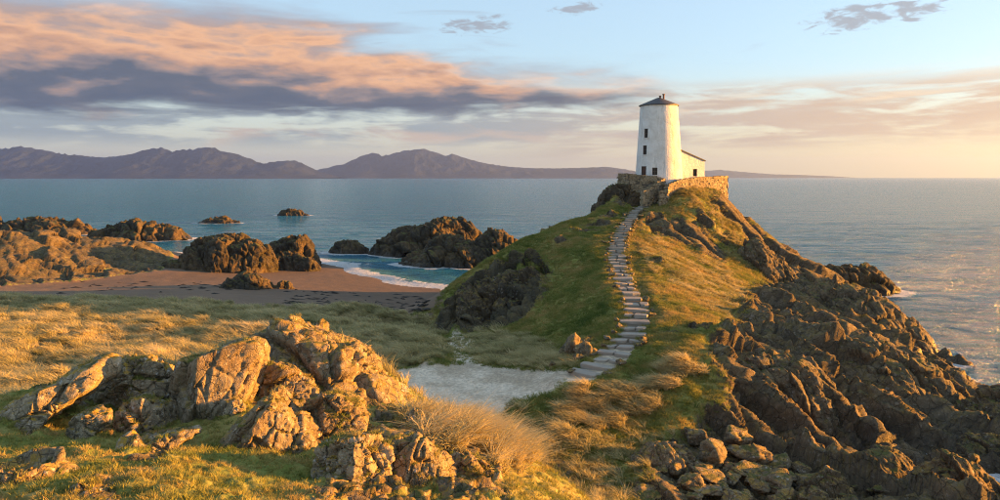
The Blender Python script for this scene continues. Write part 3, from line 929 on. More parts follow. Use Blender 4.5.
SR = 'rocks standing in the cove and offshore'
crag('sea_rock', 205, [(-30, 222), (0, 219), (20, 217), (38, 214.5), (55, 217), (72, 222), (90, 232), (96, 236)], 9, 'long low dark islet behind the sunlit shore ridge', SR)
crag('sea_rock', 188, [(86, 238), (96, 229), (112, 226), (130, 220), (140, 219), (155, 222), (168, 222), (180, 226), (186, 232), (192, 238)], 8, 'ragged brown islet beyond the end of the sunlit shore ridge', SR)
crag('sea_rock', 254, [(198, 223), (205, 219), (214, 216), (222, 216), (232, 219), (240, 223)], 4, 'small flat dark skerry awash beyond the shore rocks', SR, nu=90, nt=50)
crag('sea_rock', 303, [(277, 216), (281, 210), (290, 208), (298, 208.5), (304, 212), (310, 216)], 4, 'little dark rock farthest out in the bay', SR, nu=90, nt=50)
crag('sea_rock', 119, [(178, 268), (184, 252), (192, 240), (204, 232.5), (220, 231), (240, 231), (256, 236), (268, 244), (276, 258), (279, 271)], 6.5, 'large domed brown rock standing on the sand, sunlit to the right', SR, nu=180, nt=90, size=7)
crag('sea_rock', 130, [(264, 262), (270, 240), (282, 236), (296, 233), (304, 235), (311, 246), (318, 260), (322, 268)], 5, 'dark jagged rock next to the domed rock at the tide line', SR)
crag('sea_rock', 122, [(262, 268), (270, 256), (284, 251), (300, 253), (312, 258), (320, 267)], 3.0, 'low sunlit ledge in front of the jagged tide line rock', SR, nu=100, nt=60)
crag('sea_rock', 96, [(206, 291), (220, 286), (230, 276), (244, 270), (256, 271), (266, 278), (276, 288)], 2.8, 'dark shaded mound of rock alone on the beach', SR, nu=110, nt=70, k=.7, base=.3)
crag('sea_rock', 97, [(268, 290), (276, 283), (283, 278), (290, 281), (296, 289)], 1.0, 'small grey stone heap beside the dark beach mound', SR, nu=80, nt=50, base=.5)
crag('sea_rock', 117, [(152, 270), (160, 262), (172, 258), (186, 258), (198, 266), (204, 271)], 2.5, 'low rubble at the foot of the domed rock', SR, nu=90, nt=50, base=.3)
crag('sea_rock', 154, [(328, 252), (336, 241), (344, 238), (352, 240), (360, 241), (368, 248), (371, 252)], 3.0, 'small black rock in the shallows of the cove', SR, nu=100, nt=60)
crag('sea_rock', 152, [(370, 253), (378, 238), (390, 230), (410, 224), (428, 219), (444, 211), (458, 213), (470, 222), (480, 234), (486, 252)], 7, 'tallest craggy stack in the cove with a rising crest', SR, nu=200, nt=90, size=9)
crag('sea_rock', 134, [(398, 264), (414, 254), (432, 240), (448, 232), (462, 235), (474, 238), (486, 230), (500, 228), (512, 231), (520, 238), (527, 250), (532, 263)], 6, 'broad stack with two crests in front of the tallest one', SR, nu=200, nt=90, size=8)
crag('sea_rock', 103, [(796, 290), (806, 268), (818, 265), (830, 262), (838, 264), (846, 261), (860, 262.5), (872, 265), (881, 273), (890, 283), (899, 292)], 5, 'dark reef running out to sea behind the headland', SR)
CR = 'rocks at the foot of the sea cliff'
crag('shore_rock', 36.5, [(838, 478), (850, 460), (868, 445), (886, 441), (901, 447), (912, 460), (924, 482)], 2.2, 'smooth grey hump with a sunlit top under the sea cliff', CR, M_SHORE, k=.55, base=-.3)
crag('shore_rock', 33.5, [(896, 512), (912, 486), (926, 467), (940, 447), (955, 444), (962, 458), (980, 453), (994, 474), (1010, 492), (1030, 512)], 1.8, 'jagged black crag with sunlit ribs in the tidal gully', CR, M_SHORE, k=1.1, base=-.5)
crag('shore_rock', 46, [(950, 440), (960, 422), (972, 404), (985, 394), (1000, 388), (1024, 386), (1050, 396), (1080, 425)], 3.4, 'low black wave-washed ledge beyond the tidal gully', CR, M_SHORE, base=-.6)
crag('shore_rock', 41, [(946, 462), (960, 446), (976, 436), (996, 430), (1016, 440), (1034, 462)], 2.0, 'dark wet rock between the black ledge and the jagged crag', CR, M_SHORE, base=-.6)
crag('shore_rock', 59, [(910, 372), (920, 358), (934, 352), (946, 358), (956, 372), (962, 384)], 1.6, 'black rock awash below the outer cliff', CR, M_SHORE, base=-.6)
crag('shore_rock', 35.6, [(626, 470), (634, 450), (650, 438), (668, 436), (686, 442), (698, 456), (704, 474)], 1.1, 'broad dark boulder with sunlit right flank below the tussocks', CR, M_BOULDER, base=1.2, nu=120, nt=70, k=.8)
crag('shore_rock', 33.5, [(790, 500), (800, 480), (814, 470), (830, 462), (842, 470), (852, 490), (860, 506)], 1.2, 'pointed dark rock beside the grey hump', CR, M_SHORE, base=.2, nu=110, nt=60)

M_CLIFF = rock_material('cliff_rock', 0.0, 0.25, 0.35, 0.7, 0.9, wet=True)
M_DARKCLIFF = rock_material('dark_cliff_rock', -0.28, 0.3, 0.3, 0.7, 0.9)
CL = 'bluffs of the headland cliffs'
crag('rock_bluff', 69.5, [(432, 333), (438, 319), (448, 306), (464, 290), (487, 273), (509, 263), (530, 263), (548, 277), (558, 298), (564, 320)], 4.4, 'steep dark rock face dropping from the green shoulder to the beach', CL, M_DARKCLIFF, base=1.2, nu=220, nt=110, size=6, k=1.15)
crag('rock_bluff', 70, [(758, 320), (775, 294), (800, 283), (822, 277), (846, 276), (868, 285), (890, 299), (912, 320), (925, 339), (934, 357)], 6.0, 'outer sunlit bluff plunging into the sea beside the dark reef', CL, M_CLIFF, base=-1, nu=240, nt=120, size=7, k=1.1)
crag('rock_bluff', 51, [(800, 386), (822, 347), (846, 333), (872, 333), (900, 343), (930, 359), (950, 377), (962, 401), (970, 436)], 4.6, 'broad ribbed bluff above the tidal gully', CL, M_CLIFF, base=-1, nu=240, nt=120, size=6, k=1.1)
crag('rock_bluff', 45, [(700, 400), (716, 368), (740, 352), (770, 345), (800, 350), (824, 372), (842, 408), (856, 446)], 3.6, 'steep ribbed face under the grassy brow above the boulder heap', CL, M_CLIFF, base=-.5, nu=220, nt=110, size=5, k=1.1)
crag('rock_bluff', 79, [(722, 262), (740, 240), (756, 232), (776, 246), (796, 262), (806, 276), (812, 292)], 4.0, 'rock buttress on the sunlit flank below the retaining wall', CL, M_CLIFF, base=3, nu=160, nt=90, size=5, k=1.1)

# loose boulders: six shapes, copied
BV = []
for s in range(7):
    r_ = np.random.default_rng(100 + s)
    K = 11
    N = r_.normal(size=(K, 3)); N /= np.linalg.norm(N, axis=1)[:, None]
    dirs, f = ICO[4]
    v = dirs * polytope(dirs, np.concatenate([N, -N[:4]]), np.concatenate([r_.uniform(.45, .8, K), r_.uniform(.5, .8, 4)]), 12)[:, None]
    v = roughen(v, f, 1.0, s * 3.3, .8)
    BV.append((v, f))
BMESH = {}


def loose(px, py, wpx, hpx, label, group, m_, seed, name='boulder'):
    p_ = hit(px, py + hpx * .35)
    sc = p_[1] / F
    key = (seed % 7, m_.name)
    if key not in BMESH:
        o = mesh_np(name, *BV[seed % 7], m_, smooth=True)
        BMESH[key] = o.data
    else:
        o = bpy.data.objects.new(name, BMESH[key]); COL.objects.link(o)
    r_ = np.random.default_rng(seed)
    o.scale = (wpx * sc * .80, wpx * sc * r_.uniform(.6, .85), hpx * sc * .85)
    o.rotation_euler = (r_.uniform(-.25, .25), r_.uniform(-.25, .25), r_.choice([0, math.pi]) + r_.uniform(-.4, .4))
    o.location = (p_[0], p_[1], p_[2] + hpx * sc * .22)
    return tag(o, label, 'boulder', group)


LB = 'loose boulders at the foot of the slope'
listed = [(697, 436, 22, 14), (737, 438, 26, 18), (714, 454, 30, 22), (752, 455, 34, 20), (782, 461, 20, 13), (691, 482, 26, 20), (716, 477, 24, 13), (703, 468, 22, 10),
          (747, 471, 28, 11), (776, 482, 38, 15), (760, 487, 18, 11), (714, 491, 20, 10), (733, 495, 22, 11), (745, 497, 14, 8), (694, 497, 18, 8), (646, 494, 26, 10), (676, 470, 14, 10),
          (800, 468, 16, 12), (789, 476, 14, 9), (730, 467, 12, 8), (766, 470, 14, 8), (722, 486, 12, 7), (752, 480, 14, 8), (668, 488, 16, 9), (655, 480, 12, 8), (806, 482, 18, 12), (818, 494, 22, 14)]
SIZES = [(25, 'large rough boulder lying at the cliff foot below the tussocks'), (17, 'middling grey boulder wedged in the heap at the cliff foot'), (0, 'small stone in the boulder heap at the cliff foot')]
for i, (a, b, c, d) in enumerate(listed):
    lab = next(l for s, l in SIZES if c >= s)
    loose(a, b, c, d, lab, LB, M_BOULDER, 300 + i)
for i in range(75):
    a, b = random.uniform(630, 905), random.uniform(452, 500)
    c = random.uniform(5, 13)
    if b < 452 + abs(a - 740) * .05:
        continue
    wet_ = a >= 820
    lab = 'small dark stone among the black shore rocks under the ribbed bluff' if wet_ else ('fist of rubble filling gaps in the boulder heap at the cliff foot' if c < 8 else SIZES[2][1])
    loose(a, b, c, c * random.uniform(.5, .8), lab, LB, M_SHORE if wet_ else M_BOULDER, 500 + i)
for i, (a, b, c, d) in enumerate([(554, 365, 9, 6), (572, 347, 18, 20), (584, 350, 15, 18), (578, 357, 12, 8), (563, 352, 9, 8), (594, 352, 8, 6), (548, 462, 8, 5), (571, 474, 9, 5), (585, 466, 7, 4), (530, 437, 6, 4), (604, 486, 10, 5), (617, 472, 8, 5), (540, 449, 6, 4), (597, 460, 6, 4)]):
    loose(a, b, c, d, 'grey stone in the turf left of the lowest steps' if b < 400 else 'small stone bedded in the sandy track below the tussocks',
          'stones left of the lowest steps' if b < 400 else 'stones in the sandy track', M_BOULDER, 700 + i, 'stone')

# ------------------------------------------------------------------ sea
def sea():
    ys = [22.0]
    while ys[-1] < 14000:
        ys.append(ys[-1] * (1.007 if ys[-1] < 260 else 1.03))
    ys = np.array(ys)
    us = np.linspace(-1.25, 1.25, 420)
    YY, U = np.meshgrid(ys, us, indexing='ij')
    X = (U * (YY + 20)).ravel(); Y = YY.ravel()
    n = len(X)
    q = np.stack([X, Y, np.zeros(n)], 1)
    nearm = sstep(420, 150, Y)
    z = nearm * (.10 * perlin(q / np.array((7.0, 3.2, 1))) + .06 * perlin(q / np.array((3.0, 1.5, 1)) + 20) + .16 * perlin(q / np.array((30., 11., 1)) + 50))
    dep = np.full(n, 9.0)
    s = Y < 175
    dep[s] = -base_h(X[s], Y[s])
    # swell lines steepening towards the beach
    shal = sstep(1.6, .1, dep) * (X < 12) * (Y > 95)
    ph = dep * 7.0 + 1.6 * perlin(q / 9.0 + 7)
    z = z + shal * .12 * np.sin(ph)
    foam = sstep(.42, .02, dep) * ((X < 12) & (Y > 95)) * 1.0
    foam = np.maximum(foam, shal * .75 * sstep(.72, 1.0, np.sin(ph) + .35 * perlin(q / 3. + 3)))
    right = (X > 12) & (Y < 120)
    foam = np.maximum(foam, right * .85 * sstep(1.3, .1, dep + .7 * perlin(q / 2.5 + 9)))
    foam = np.maximum(foam, right * .36 * sstep(3.2, .8, dep + 1.2 * perlin(q / 6 + 5)))
    for o in list(COL.objects):
        if o.name.startswith(('sea_rock', 'shore_rock')):
            co = np.empty(len(o.data.vertices) * 3, np.float32); o.data.vertices.foreach_get('co', co)
            co = co.reshape(-1, 3) + np.array(o.location)
            w_ = co[np.abs(co[:, 2]) < .45]
            if len(w_) < 6 or o.location[1] < 60:
                continue
            w_ = w_[::max(1, len(w_) // 120)]
            c = w_.mean(0); R = np.abs(w_ - c)[:, :2].max() + 5
            nb = np.where((np.abs(X - c[0]) < R) & (np.abs(Y - c[1]) < R))[0]
            if len(nb) == 0:
                continue
            d = np.sqrt(((X[nb, None] - w_[None, :, 0]) ** 2 + (Y[nb, None] - w_[None, :, 1]) ** 2).min(1))
            foam[nb] = np.maximum(foam[nb], .95 * sstep(2.8, .2, d + 1.3 * perlin(q[nb] / 3 + 70)))
    m_, t = mat('sea_water')
    g = t.n('ShaderNodeNewGeometry')
    pos = g.outputs['Position']
    fo = t.attr('foam')
    fn = t.noise(pos, 1.1, 6, 0.72, 0.8)
    fm = t.ramp01(t.m('ADD', fo, t.m('MULTIPLY', t.m('SUBTRACT', fn, 0.5), 1.25)), 0.42, 0.68)
    mp = t.n('ShaderNodeMapping'); mp.inputs['Scale'].default_value = (0.55, 1.0, 1.0); t.put(mp.inputs[0], pos)
    w1 = t.noise(mp.outputs[0], 0.08, 9, 0.64, 0.2)
    w2 = t.noise(t.vm('ADD', mp.outputs[0], (37.0, 11.0, 5.0)), 0.009, 4, 0.5)
    h = t.m('ADD', t.m('MULTIPLY', w1, 3.2), t.m('MULTIPLY', w2, 3.0))
    shl = t.attr('shallow')
    wcol = t.mix(shl, (0.024, 0.185, 0.315), (0.09, 0.26, 0.34))
    col = t.mix(fm, wcol, (0.72, 0.74, 0.75))
    rough = t.m('ADD', 0.10, t.m('MULTIPLY', fm, 0.7))
    t.bsdf(col, rough, t.bump(h, 1.0, 5.0), 0.18, IOR=1.33)
    o = mesh_np('sea', np.stack([X, Y, z], 1), grid_faces(len(ys), len(us)), m_, smooth=True,
                attrs=dict(foam=foam, shallow=sstep(1.6, .1, dep) * ((X < 12) | (Y < 100))))
    tag(o, 'rippled blue sea reaching to the horizon', kind='structure')


sea()

# ------------------------------------------------------------------ far mountains
def range_(name, Y, sil, depth, label, seed):
    s_ = np.array([P(a, b, Y) for a, b in sil])
    nu, nt = 520, 46
    xs = np.linspace(s_[0, 0], s_[-1, 0], nu)
    top = np.maximum(np.interp(xs, s_[:, 0], s_[:, 2]), 0)
    k_ = np.exp(-np.linspace(-2, 2, 9) ** 2); k_ /= k_.sum()
    top = np.convolve(np.pad(top, 4, mode='edge'), k_, 'valid')
    t_ = np.linspace(0, 1, nt)
    X = np.repeat(xs[:, None], nt, 1); T = np.repeat(t_[None], nu, 0)
    cr = .62 + .12 * perlin(np.stack([xs / (Y * .05), np.full(nu, seed), np.zeros(nu)], 1))[:, None]
    prof = np.where(T < cr, np.clip(T / cr, 0, 1) ** 1.15, np.clip((1 - T) / (1 - cr), 0, 1))
    q_ = np.stack([X.ravel() / (Y * .032), T.ravel() * depth / (Y * .05), np.full(X.size, seed)], 1)
    gul = (1 - np.abs(fbm(q_, 5)) * 1.5).reshape(X.shape)
    Z = top[:, None] * (prof * (1 - .34 * (1 - gul) * np.sin(np.pi * np.clip(prof, 0, 1)) ** .7))
    Yy = Y + (T - cr) * depth
    f = grid_faces(nu, nt)[:, ::-1]
    o = mesh_np(name, np.stack([X.ravel(), Yy.ravel(), Z.ravel() - 1.0], 1), f, M_MOUNT, smooth=True)
    tag(o, label, kind='structure')


M_MOUNT, t = mat('hazed_moorland')
g = t.n('ShaderNodeNewGeometry')
ps = g.outputs['Position']
c_ = t.ramp(t.noise(ps, 0.0022, 7, 0.62), [(0.36, (0.007, 0.014, 0.026)), (0.5, (0.013, 0.022, 0.038)), (0.66, (0.026, 0.034, 0.048))])  # bluish and very dark: distant haze and shade put into the colour
t.bsdf(c_, 0.95, t.bump(t.noise(ps, 0.006, 6, 0.65), 0.8, 60.0), 0.1)
range_('hills', 8200, [(-260, 160), (-150, 152), (-40, 150), (0, 148), (22, 145.5), (50, 151), (80, 155), (100, 157), (125, 155), (142, 150), (160, 146.5), (174, 150), (194, 148),
                       (212, 146.5), (235, 153), (250, 158), (262, 163), (275, 161), (295, 160), (303, 163), (318, 171), (340, 177)], 1800, 'mauve mountain range across the bay', 1.7)
range_('hills', 9600, [(300, 173), (325, 168), (345, 163), (358, 157), (372, 152), (384, 155), (400, 151), (420, 147.5), (434, 151), (446, 155), (452, 153), (462, 157), (485, 163), (505, 166),
                       (530, 168), (560, 168), (585, 167.5), (605, 166.5), (625, 169), (650, 174), (665, 177.4)], 1600,
       'farther peaks trailing down to the horizon', 5.1)
range_('hills', 13300, [(640, 177.4), (670, 173), (700, 171), (720, 169.5), (740, 171.5), (770, 174), (800, 174.8), (830, 176), (850, 177.4)], 900,
       'faintest hills on the horizon beyond the lighthouse', 9.1)

# ------------------------------------------------------------------ lighthouse
TCX, TCY, TZ0, TZ1, TR0, TR1 = 18.1, 88.6, 14.2, 23.14, 2.70, 2.09


def white_mat():
    m_, t = mat('whitewash')
    g = t.n('ShaderNodeNewGeometry')
    pos = g.outputs['Position']
    a = t.noise(pos, 0.9, 6, 0.65, 0.3); b = t.noise(pos, 5.0, 5, 0.65)
    mp = t.n('ShaderNodeMapping'); mp.inputs['Scale'].default_value = (1.6, 1.6, 0.16); t.put(mp.inputs[0], pos)
    st = t.noise(mp.outputs[0], 1.6, 5, 0.65)
    col = t.mix(t.ramp01(a, 0.40, 0.66), (0.66, 0.65, 0.63), (0.55, 0.53, 0.50))
    col = t.mix(t.m('MULTIPLY', t.ramp01(st, 0.54, 0.66), 0.5), col, (0.30, 0.265, 0.225))
    col = t.mix(t.m('MULTIPLY', t.ramp01(b, 0.62, 0.72), 0.5), col, (0.40, 0.33, 0.27))
    br = t.n('ShaderNodeTexVoronoi', feature='DISTANCE_TO_EDGE'); br.inputs['Scale'].default_value = 2.6
    t.put(br.inputs['Vector'], pos)
    h = t.m('ADD', t.m('MULTIPLY', b, 0.5), t.m('MULTIPLY', t.ramp01(br.outputs[0], 0, 0.12), 0.5))
    t.bsdf(col, 0.85, t.bump(h, 0.5, 0.05), 0.2)
    return m_


def plain(name, col, rough=0.7, metal=0.0, var=0.35, scale=6.0):
    m_, t = mat(name)
    g = t.n('ShaderNodeNewGeometry')
    n = t.noise(g.outputs['Position'], scale, 5, 0.65)
    c = t.mix(t.m('MULTIPLY', n, var * 2), col, tuple(x * .45 for x in col))
    t.bsdf(c, rough, t.bump(n, 0.4, 0.03), 0.3, Metallic=metal)
    return m_


M_WHITE = white_mat()
M_SLATE = plain('roof_slate', (0.065, 0.06, 0.066), 0.6)
M_FRAME = plain('window_frame', (0.09, 0.06, 0.045), 0.6)
M_PANE = plain('window_pane', (0.012, 0.014, 0.018), 0.12, var=.1)
M_DOOR = plain('door_paint', (0.085, 0.035, 0.022), 0.55)
M_POT = plain('chimney_clay', (0.16, 0.09, 0.065), 0.8)
M_POST = plain('gate_timber', (0.06, 0.07, 0.10), 0.8)


def tr(z):
    return TR0 + (TR1 - TR0) * (z - TZ0) / (TZ1 - TZ0)


def boxes(name, lst, m_, parent=None):
    """several boxes (centre, half size, z-rotation) joined into one mesh"""
    vs, fs = [], []
    for c, h, rz in lst:
        b = len(vs)
        for sx in (-1, 1):
            for sy in (-1, 1):
                for sz in (-1, 1):
                    x, y = sx * h[0], sy * h[1]
                    vs.append((c[0] + x * math.cos(rz) - y * math.sin(rz), c[1] + x * math.sin(rz) + y * math.cos(rz), c[2] + sz * h[2]))
        fs += [tuple(b + i for i in q) for q in ((0, 1, 3, 2), (4, 6, 7, 5), (0, 4, 5, 1), (2, 3, 7, 6), (0, 2, 6, 4), (1, 5, 7, 3))]
    return mesh_np(name, vs, fs, m_, parent)


def lighthouse():
    root = empty('lighthouse', (TCX, TCY, TZ0), 'tapered white round lighthouse tower on the headland summit', 'lighthouse')
    # openings: angle from the camera-facing side (+ to the right), centre height, half width angle, half height
    ops = [(-49.5, 5.70, .26, .52, 'window'), (-51.5, 3.82, .28, .52, 'window'), (-52.0, 1.40, .36, .60, 'door'), (-21.5, 1.42, .29, .42, 'window')]
    rect = []
    for a, z, hw, hh, kd in ops:
        r = tr(TZ0 + z); da = math.degrees(hw / r)
        rect.append((math.radians(a - da), math.radians(a + da), z - hh, z + hh))
    th = set(np.radians(np.arange(-180, 180, 5.0)))
    zz = set(np.linspace(0, TZ1 - TZ0, 19))
    for a0, a1, z0, z1 in rect:
        th |= {a0, a1}; zz |= {z0, z1}
    th = sorted(th); zz = sorted(zz)
    P_ = lambda a, z, ins=0.0: ((tr(TZ0 + z) - ins) * math.sin(a), -(tr(TZ0 + z) - ins) * math.cos(a), z)
    vs = [P_(a, z) for z in zz for a in th]
    fs = []
    n = len(th)
    for i in range(len(zz) - 1):
        for j in range(n):
            am = th[j] + (((th[j + 1] if j + 1 < n else th[0] + 2 * math.pi)) - th[j]) / 2
            zm = (zz[i] + zz[i + 1]) / 2
            if any(a0 < am < a1 and z0 < zm < z1 for a0, a1, z0, z1 in rect):
                continue
            fs.append((i * n + j, i * n + (j + 1) % n, (i + 1) * n + (j + 1) % n, (i + 1) * n + j))
    for a0, a1, z0, z1 in rect:                       # reveals of the openings
        b = len(vs)
        for ins in (0.0, .28):
            vs += [P_(a0, z0, ins), P_(a1, z0, ins), P_(a1, z1, ins), P_(a0, z1, ins)]
        for k in range(4):
            fs.append((b + k, b + 4 + k, b + 4 + (k + 1) % 4, b + (k + 1) % 4))
    tw = mesh_np('tower_wall', vs, fs, M_WHITE, root)
    for (a, z, hw, hh, kd), (a0, a1, z0, z1) in zip(ops, rect):
        am = (a0 + a1) / 2
        r = tr(TZ0 + z)
        at_ = lambda u, w_, ins: np.array(((r - ins) * math.sin(am) + u * math.cos(am), -(r - ins) * math.cos(am) + u * math.sin(am), w_))
        if kd == 'door':
            d = boxes('door', [(at_(0, z, .16), (hw - .03, .03, hh - .02), am)], M_DOOR, root)
            boxes('door_frame', [(at_(-hw + .03, z, .12), (.05, .05, hh), am), (at_(hw - .03, z, .12), (.05, .05, hh), am), (at_(0, z + hh - .03, .12), (hw - .08, .045, .05), am)], M_FRAME, d)
            boxes('handle', [(at_(hw - .14, z - .1, .11), (.02, .03, .07), am)], M_PANE, d)
        else:
            wn = boxes('window', [(at_(-hw + .03, z, .12), (.045, .04, hh), am), (at_(hw - .03, z, .12), (.045, .04, hh), am),
                                  (at_(0, z + hh - .03, .12), (hw - .075, .038, .045), am), (at_(0, z - hh + .03, .12), (hw - .075, .038, .045), am),
                                  (at_(0, z, .12), (.018, .03, hh - .08), am), (at_(0, z, .122), (hw - .08, .027, .02), am)], M_FRAME, root)
            for sx in (-1, 1):
                for sz in (-1, 1):
                    boxes('pane', [(at_(sx * hw * .45, z + sz * hh * .47, .15), (hw * .42, .008, hh * .44), am)], M_PANE, wn)
            boxes('sill', [(at_(0, z - hh - .03, -.01), (hw + .06, .09, .035), am)], M_WHITE, wn)
    # roof: shallow slate cone with a projecting eave
    prof = [(TR1 + .02, 8.86), (TR1 + .16, 8.86), (TR1 + .16, 8.96), (TR1 * .55, 9.42), (.22, 9.80), (.0, 9.84)]
    ns = 48
    vs, fs = [], []
    for r, z in prof:
        vs += [(r * math.cos(2 * math.pi * k / ns), r * math.sin(2 * math.pi * k / ns), z) for k in range(ns)]
    for i in range(len(prof) - 1):
        for k in range(ns):
            fs.append((i * ns + k, i * ns + (k + 1) % ns, (i + 1) * ns + (k + 1) % ns, (i + 1) * ns + k))
    rf = mesh_np('roof', vs, fs, M_SLATE, root)
    for x, hgt in ((.12, .42), (.52, .62)):           # two short chimney pots near the top
        pr = [(.11, 9.55), (.11, 9.62 + hgt * .8), (.15, 9.64 + hgt * .8), (.15, 9.62 + hgt), (.0, 9.62 + hgt)]
        vs, fs = [], []
        for r, z in pr:
            vs += [(x + r * math.cos(math.pi * k / 6), -.1 + r * math.sin(math.pi * k / 6), z) for k in range(12)]
        for i in range(len(pr) - 1):
            for k in range(12):
                fs.append((i * 12 + k, i * 12 + (k + 1) % 12, (i + 1) * 12 + (k + 1) % 12, (i + 1) * 12 + k))
        mesh_np('chimney', vs, fs, M_POT, rf)
    # lean-to wing on the sunny side
    rz = math.radians(22)
    d = np.array((math.cos(rz), math.sin(rz))); nn_ = np.array((math.sin(rz), -math.cos(rz)))
    A = np.array((1.9, -.75)) ; Lw, Dp = 3.75, 3.4
    def q(s, dep, z):
        p_ = A + d * s - nn_ * dep
        return (p_[0], p_[1], z)
    zl, zr = 3.92, 2.62
    zt = lambda s: zl + (zr - zl) * s / Lw
    w0, w1, wz0, wz1 = 2.15, 2.72, .86, 1.72
    ss = [0, w0, w1, Lw]
    vs, fs = [], []
    def quad(*pp):
        b = len(vs); vs.extend(pp); fs.append(tuple(range(b, b + 4)))
    quad(q(0, 0, 0), q(w0, 0, 0), q(w0, 0, zt(w0)), q(0, 0, zt(0)))
    quad(q(w1, 0, 0), q(Lw, 0, 0), q(Lw, 0, zr), q(w1, 0, zt(w1)))
    quad(q(w0, 0, 0), q(w1, 0, 0), q(w1, 0, wz0), q(w0, 0, wz0))
    quad(q(w0, 0, wz1), q(w1, 0, wz1), q(w1, 0, zt(w1)), q(w0, 0, zt(w0)))
    quad(q(Lw, 0, 0), q(Lw, Dp, 0), q(Lw, Dp, zr), q(Lw, 0, zr))
    quad(q(Lw, Dp, 0), q(0, Dp, 0), q(0, Dp, zl), q(Lw, Dp, zr))
    for (a, b) in (((w0, wz0), (w1, wz0)), ((w1, wz0), (w1, wz1)), ((w1, wz1), (w0, wz1)), ((w0, wz1), (w0, wz0))):
        quad(q(a[0], 0, a[1]), q(a[0], .25, a[1]), q(b[0], .25, b[1]), q(b[0], 0, b[1]))
    mesh_np('wing_wall', vs, fs, M_WHITE, root)
    vs, fs = [], []
    o_ = .10
    top = [q(-.1, -o_, zl + .07), q(Lw + o_, -o_, zr - .03), q(Lw + o_, Dp + o_, zr - .03), q(-.1, Dp + o_, zl + .07)]
    vs = [(x, y, z) for x, y, z in top] + [(x, y, z + .12) for x, y, z in top]
    fs = [(0, 3, 2, 1), (4, 5, 6, 7), (0, 1, 5, 4), (1, 2, 6, 5), (2, 3, 7, 6), (3, 0, 4, 7)]
    mesh_np('wing_roof', vs, fs, M_SLATE, root)
    wc = (w0 + w1) / 2
    am = rz
    def at2(u, z, ins):
        p_ = A + d * (wc + u) - nn_ * ins
        return np.array((p_[0], p_[1], z))
    hw, zc, hh = (w1 - w0) / 2, (wz0 + wz1) / 2, (wz1 - wz0) / 2
    wn = boxes('window', [(at2(-hw + .03, zc, .12), (.04, .04, hh), am), (at2(hw - .03, zc, .12), (.04, .04, hh), am), (at2(0, zc + hh - .03, .12), (hw - .07, .037, .04), am),
                          (at2(0, zc - hh + .03, .12), (hw - .07, .037, .04), am), (at2(0, zc, .12), (.018, .03, hh - .07), am)], M_FRAME, root)
    for sx in (-1, 1):
        boxes('pane', [(at2(sx * hw * .45, zc, .15), (hw * .42, .008, hh * .9), am)], M_PANE, wn)
    boxes('sill', [(at2(0, wz0 - .03, -.01), (hw + .06, .09, .035), am)], M_WHITE, wn)


lighthouse()


def stone_wall(label, line, seed, thick=.5, stone=.34):
    """dry rubble wall: line of (x, y, z bottom, z top); mortar core with every stone laid on it"""
    r_ = np.random.default_rng(seed)
    L = np.array(line, float)
    seg = np.hypot(*np.diff(L[:, :2], axis=0).T); cum = np.concatenate([[0], np.cumsum(seg)])
    tot = cum[-1]
    at_ = lambda s: np.array([np.interp(s, cum, L[:, i]) for i in range(4)])
    vs, fs = [], []
    ns = max(4, int(tot / .3))
    for k in range(ns + 1):                            # core
        p_ = at_(tot * k / ns); e = at_(min(tot, tot * k / ns + .05)) - at_(max(0, tot * k / ns - .05))
        u = e[:2] / (np.hypot(*e[:2]) + 1e-9); nv = np.array((u[1], -u[0])) * thick * .42
        vs += [(p_[0] + nv[0], p_[1] + nv[1], p_[2]), (p_[0] + nv[0], p_[1] + nv[1], p_[3] - .08), (p_[0] - nv[0], p_[1] - nv[1], p_[3] - .08), (p_[0] - nv[0], p_[1] - nv[1], p_[2])]
    for k in range(ns):
        b = k * 4
        for i in range(3):
            fs.append((b + i, b + i + 1, b + 4 + i + 1, b + 4 + i))
    fs += [(0, 3, 2, 1), (ns * 4, ns * 4 + 1, ns * 4 + 2, ns * 4 + 3)]
    core = tag(mesh_np('stone_wall', vs, fs, M_EARTH), label, 'wall', 'stone walls round the lighthouse')
    sv, sf = [], []
    def stone_at(c, u, hx, hy, hz_):
        b = len(sv)
        n2 = np.array((u[1], -u[0]))
        for sx in (-1, 1):
            for sy in (-1, 1):
                for sz in (-1, 1):
                    j = r_.uniform(.78, 1.05, 3)
                    p_ = np.array(c[:2]) + u * sx * hx * j[0] + n2 * sy * hy * j[1]
                    sv.append((p_[0], p_[1], c[2] + sz * hz_ * j[2]))
        sf.extend([tuple(b + i for i in q) for q in ((0, 1, 3, 2), (4, 6, 7, 5), (0, 4, 5, 1), (2, 3, 7, 6), (0, 2, 6, 4), (1, 5, 7, 3))])
    s = 0.0
    zlo, zhi = L[:, 2].min(), L[:, 3].max()
    z = zlo
    while z < zhi:
        hgt = r_.uniform(.16, .26)
        s = r_.uniform(-.2, 0)
        while s < tot:
            ln = r_.uniform(.7, 1.5) * stone
            m_ = min(max(s + ln / 2, 0), tot)
            p_ = at_(m_)
            if p_[2] - .05 < z + hgt / 2 < p_[3] + .02:
                e = at_(min(tot, m_ + .1)) - at_(max(0, m_ - .1)); u = e[:2] / (np.hypot(*e[:2]) + 1e-9)
                stone_at((p_[0], p_[1], z + hgt / 2), u, ln * .52, thick * r_.uniform(.46, .56), hgt * .52)
            s += ln
        z += hgt
    s = 0
    while s < tot:                                     # coping
        ln = r_.uniform(.3, .6); m_ = min(s + ln / 2, tot); p_ = at_(m_)
        e = at_(min(tot, m_ + .1)) - at_(max(0, m_ - .1)); u = e[:2] / (np.hypot(*e[:2]) + 1e-9)
        stone_at((p_[0], p_[1], p_[3] + .03), u, ln * .52, thick * r_.uniform(.5, .62), r_.uniform(.07, .15))
        s += ln
    tag(mesh_np('stones', sv, sf, M_WALLSTONE, core), kind='stuff')


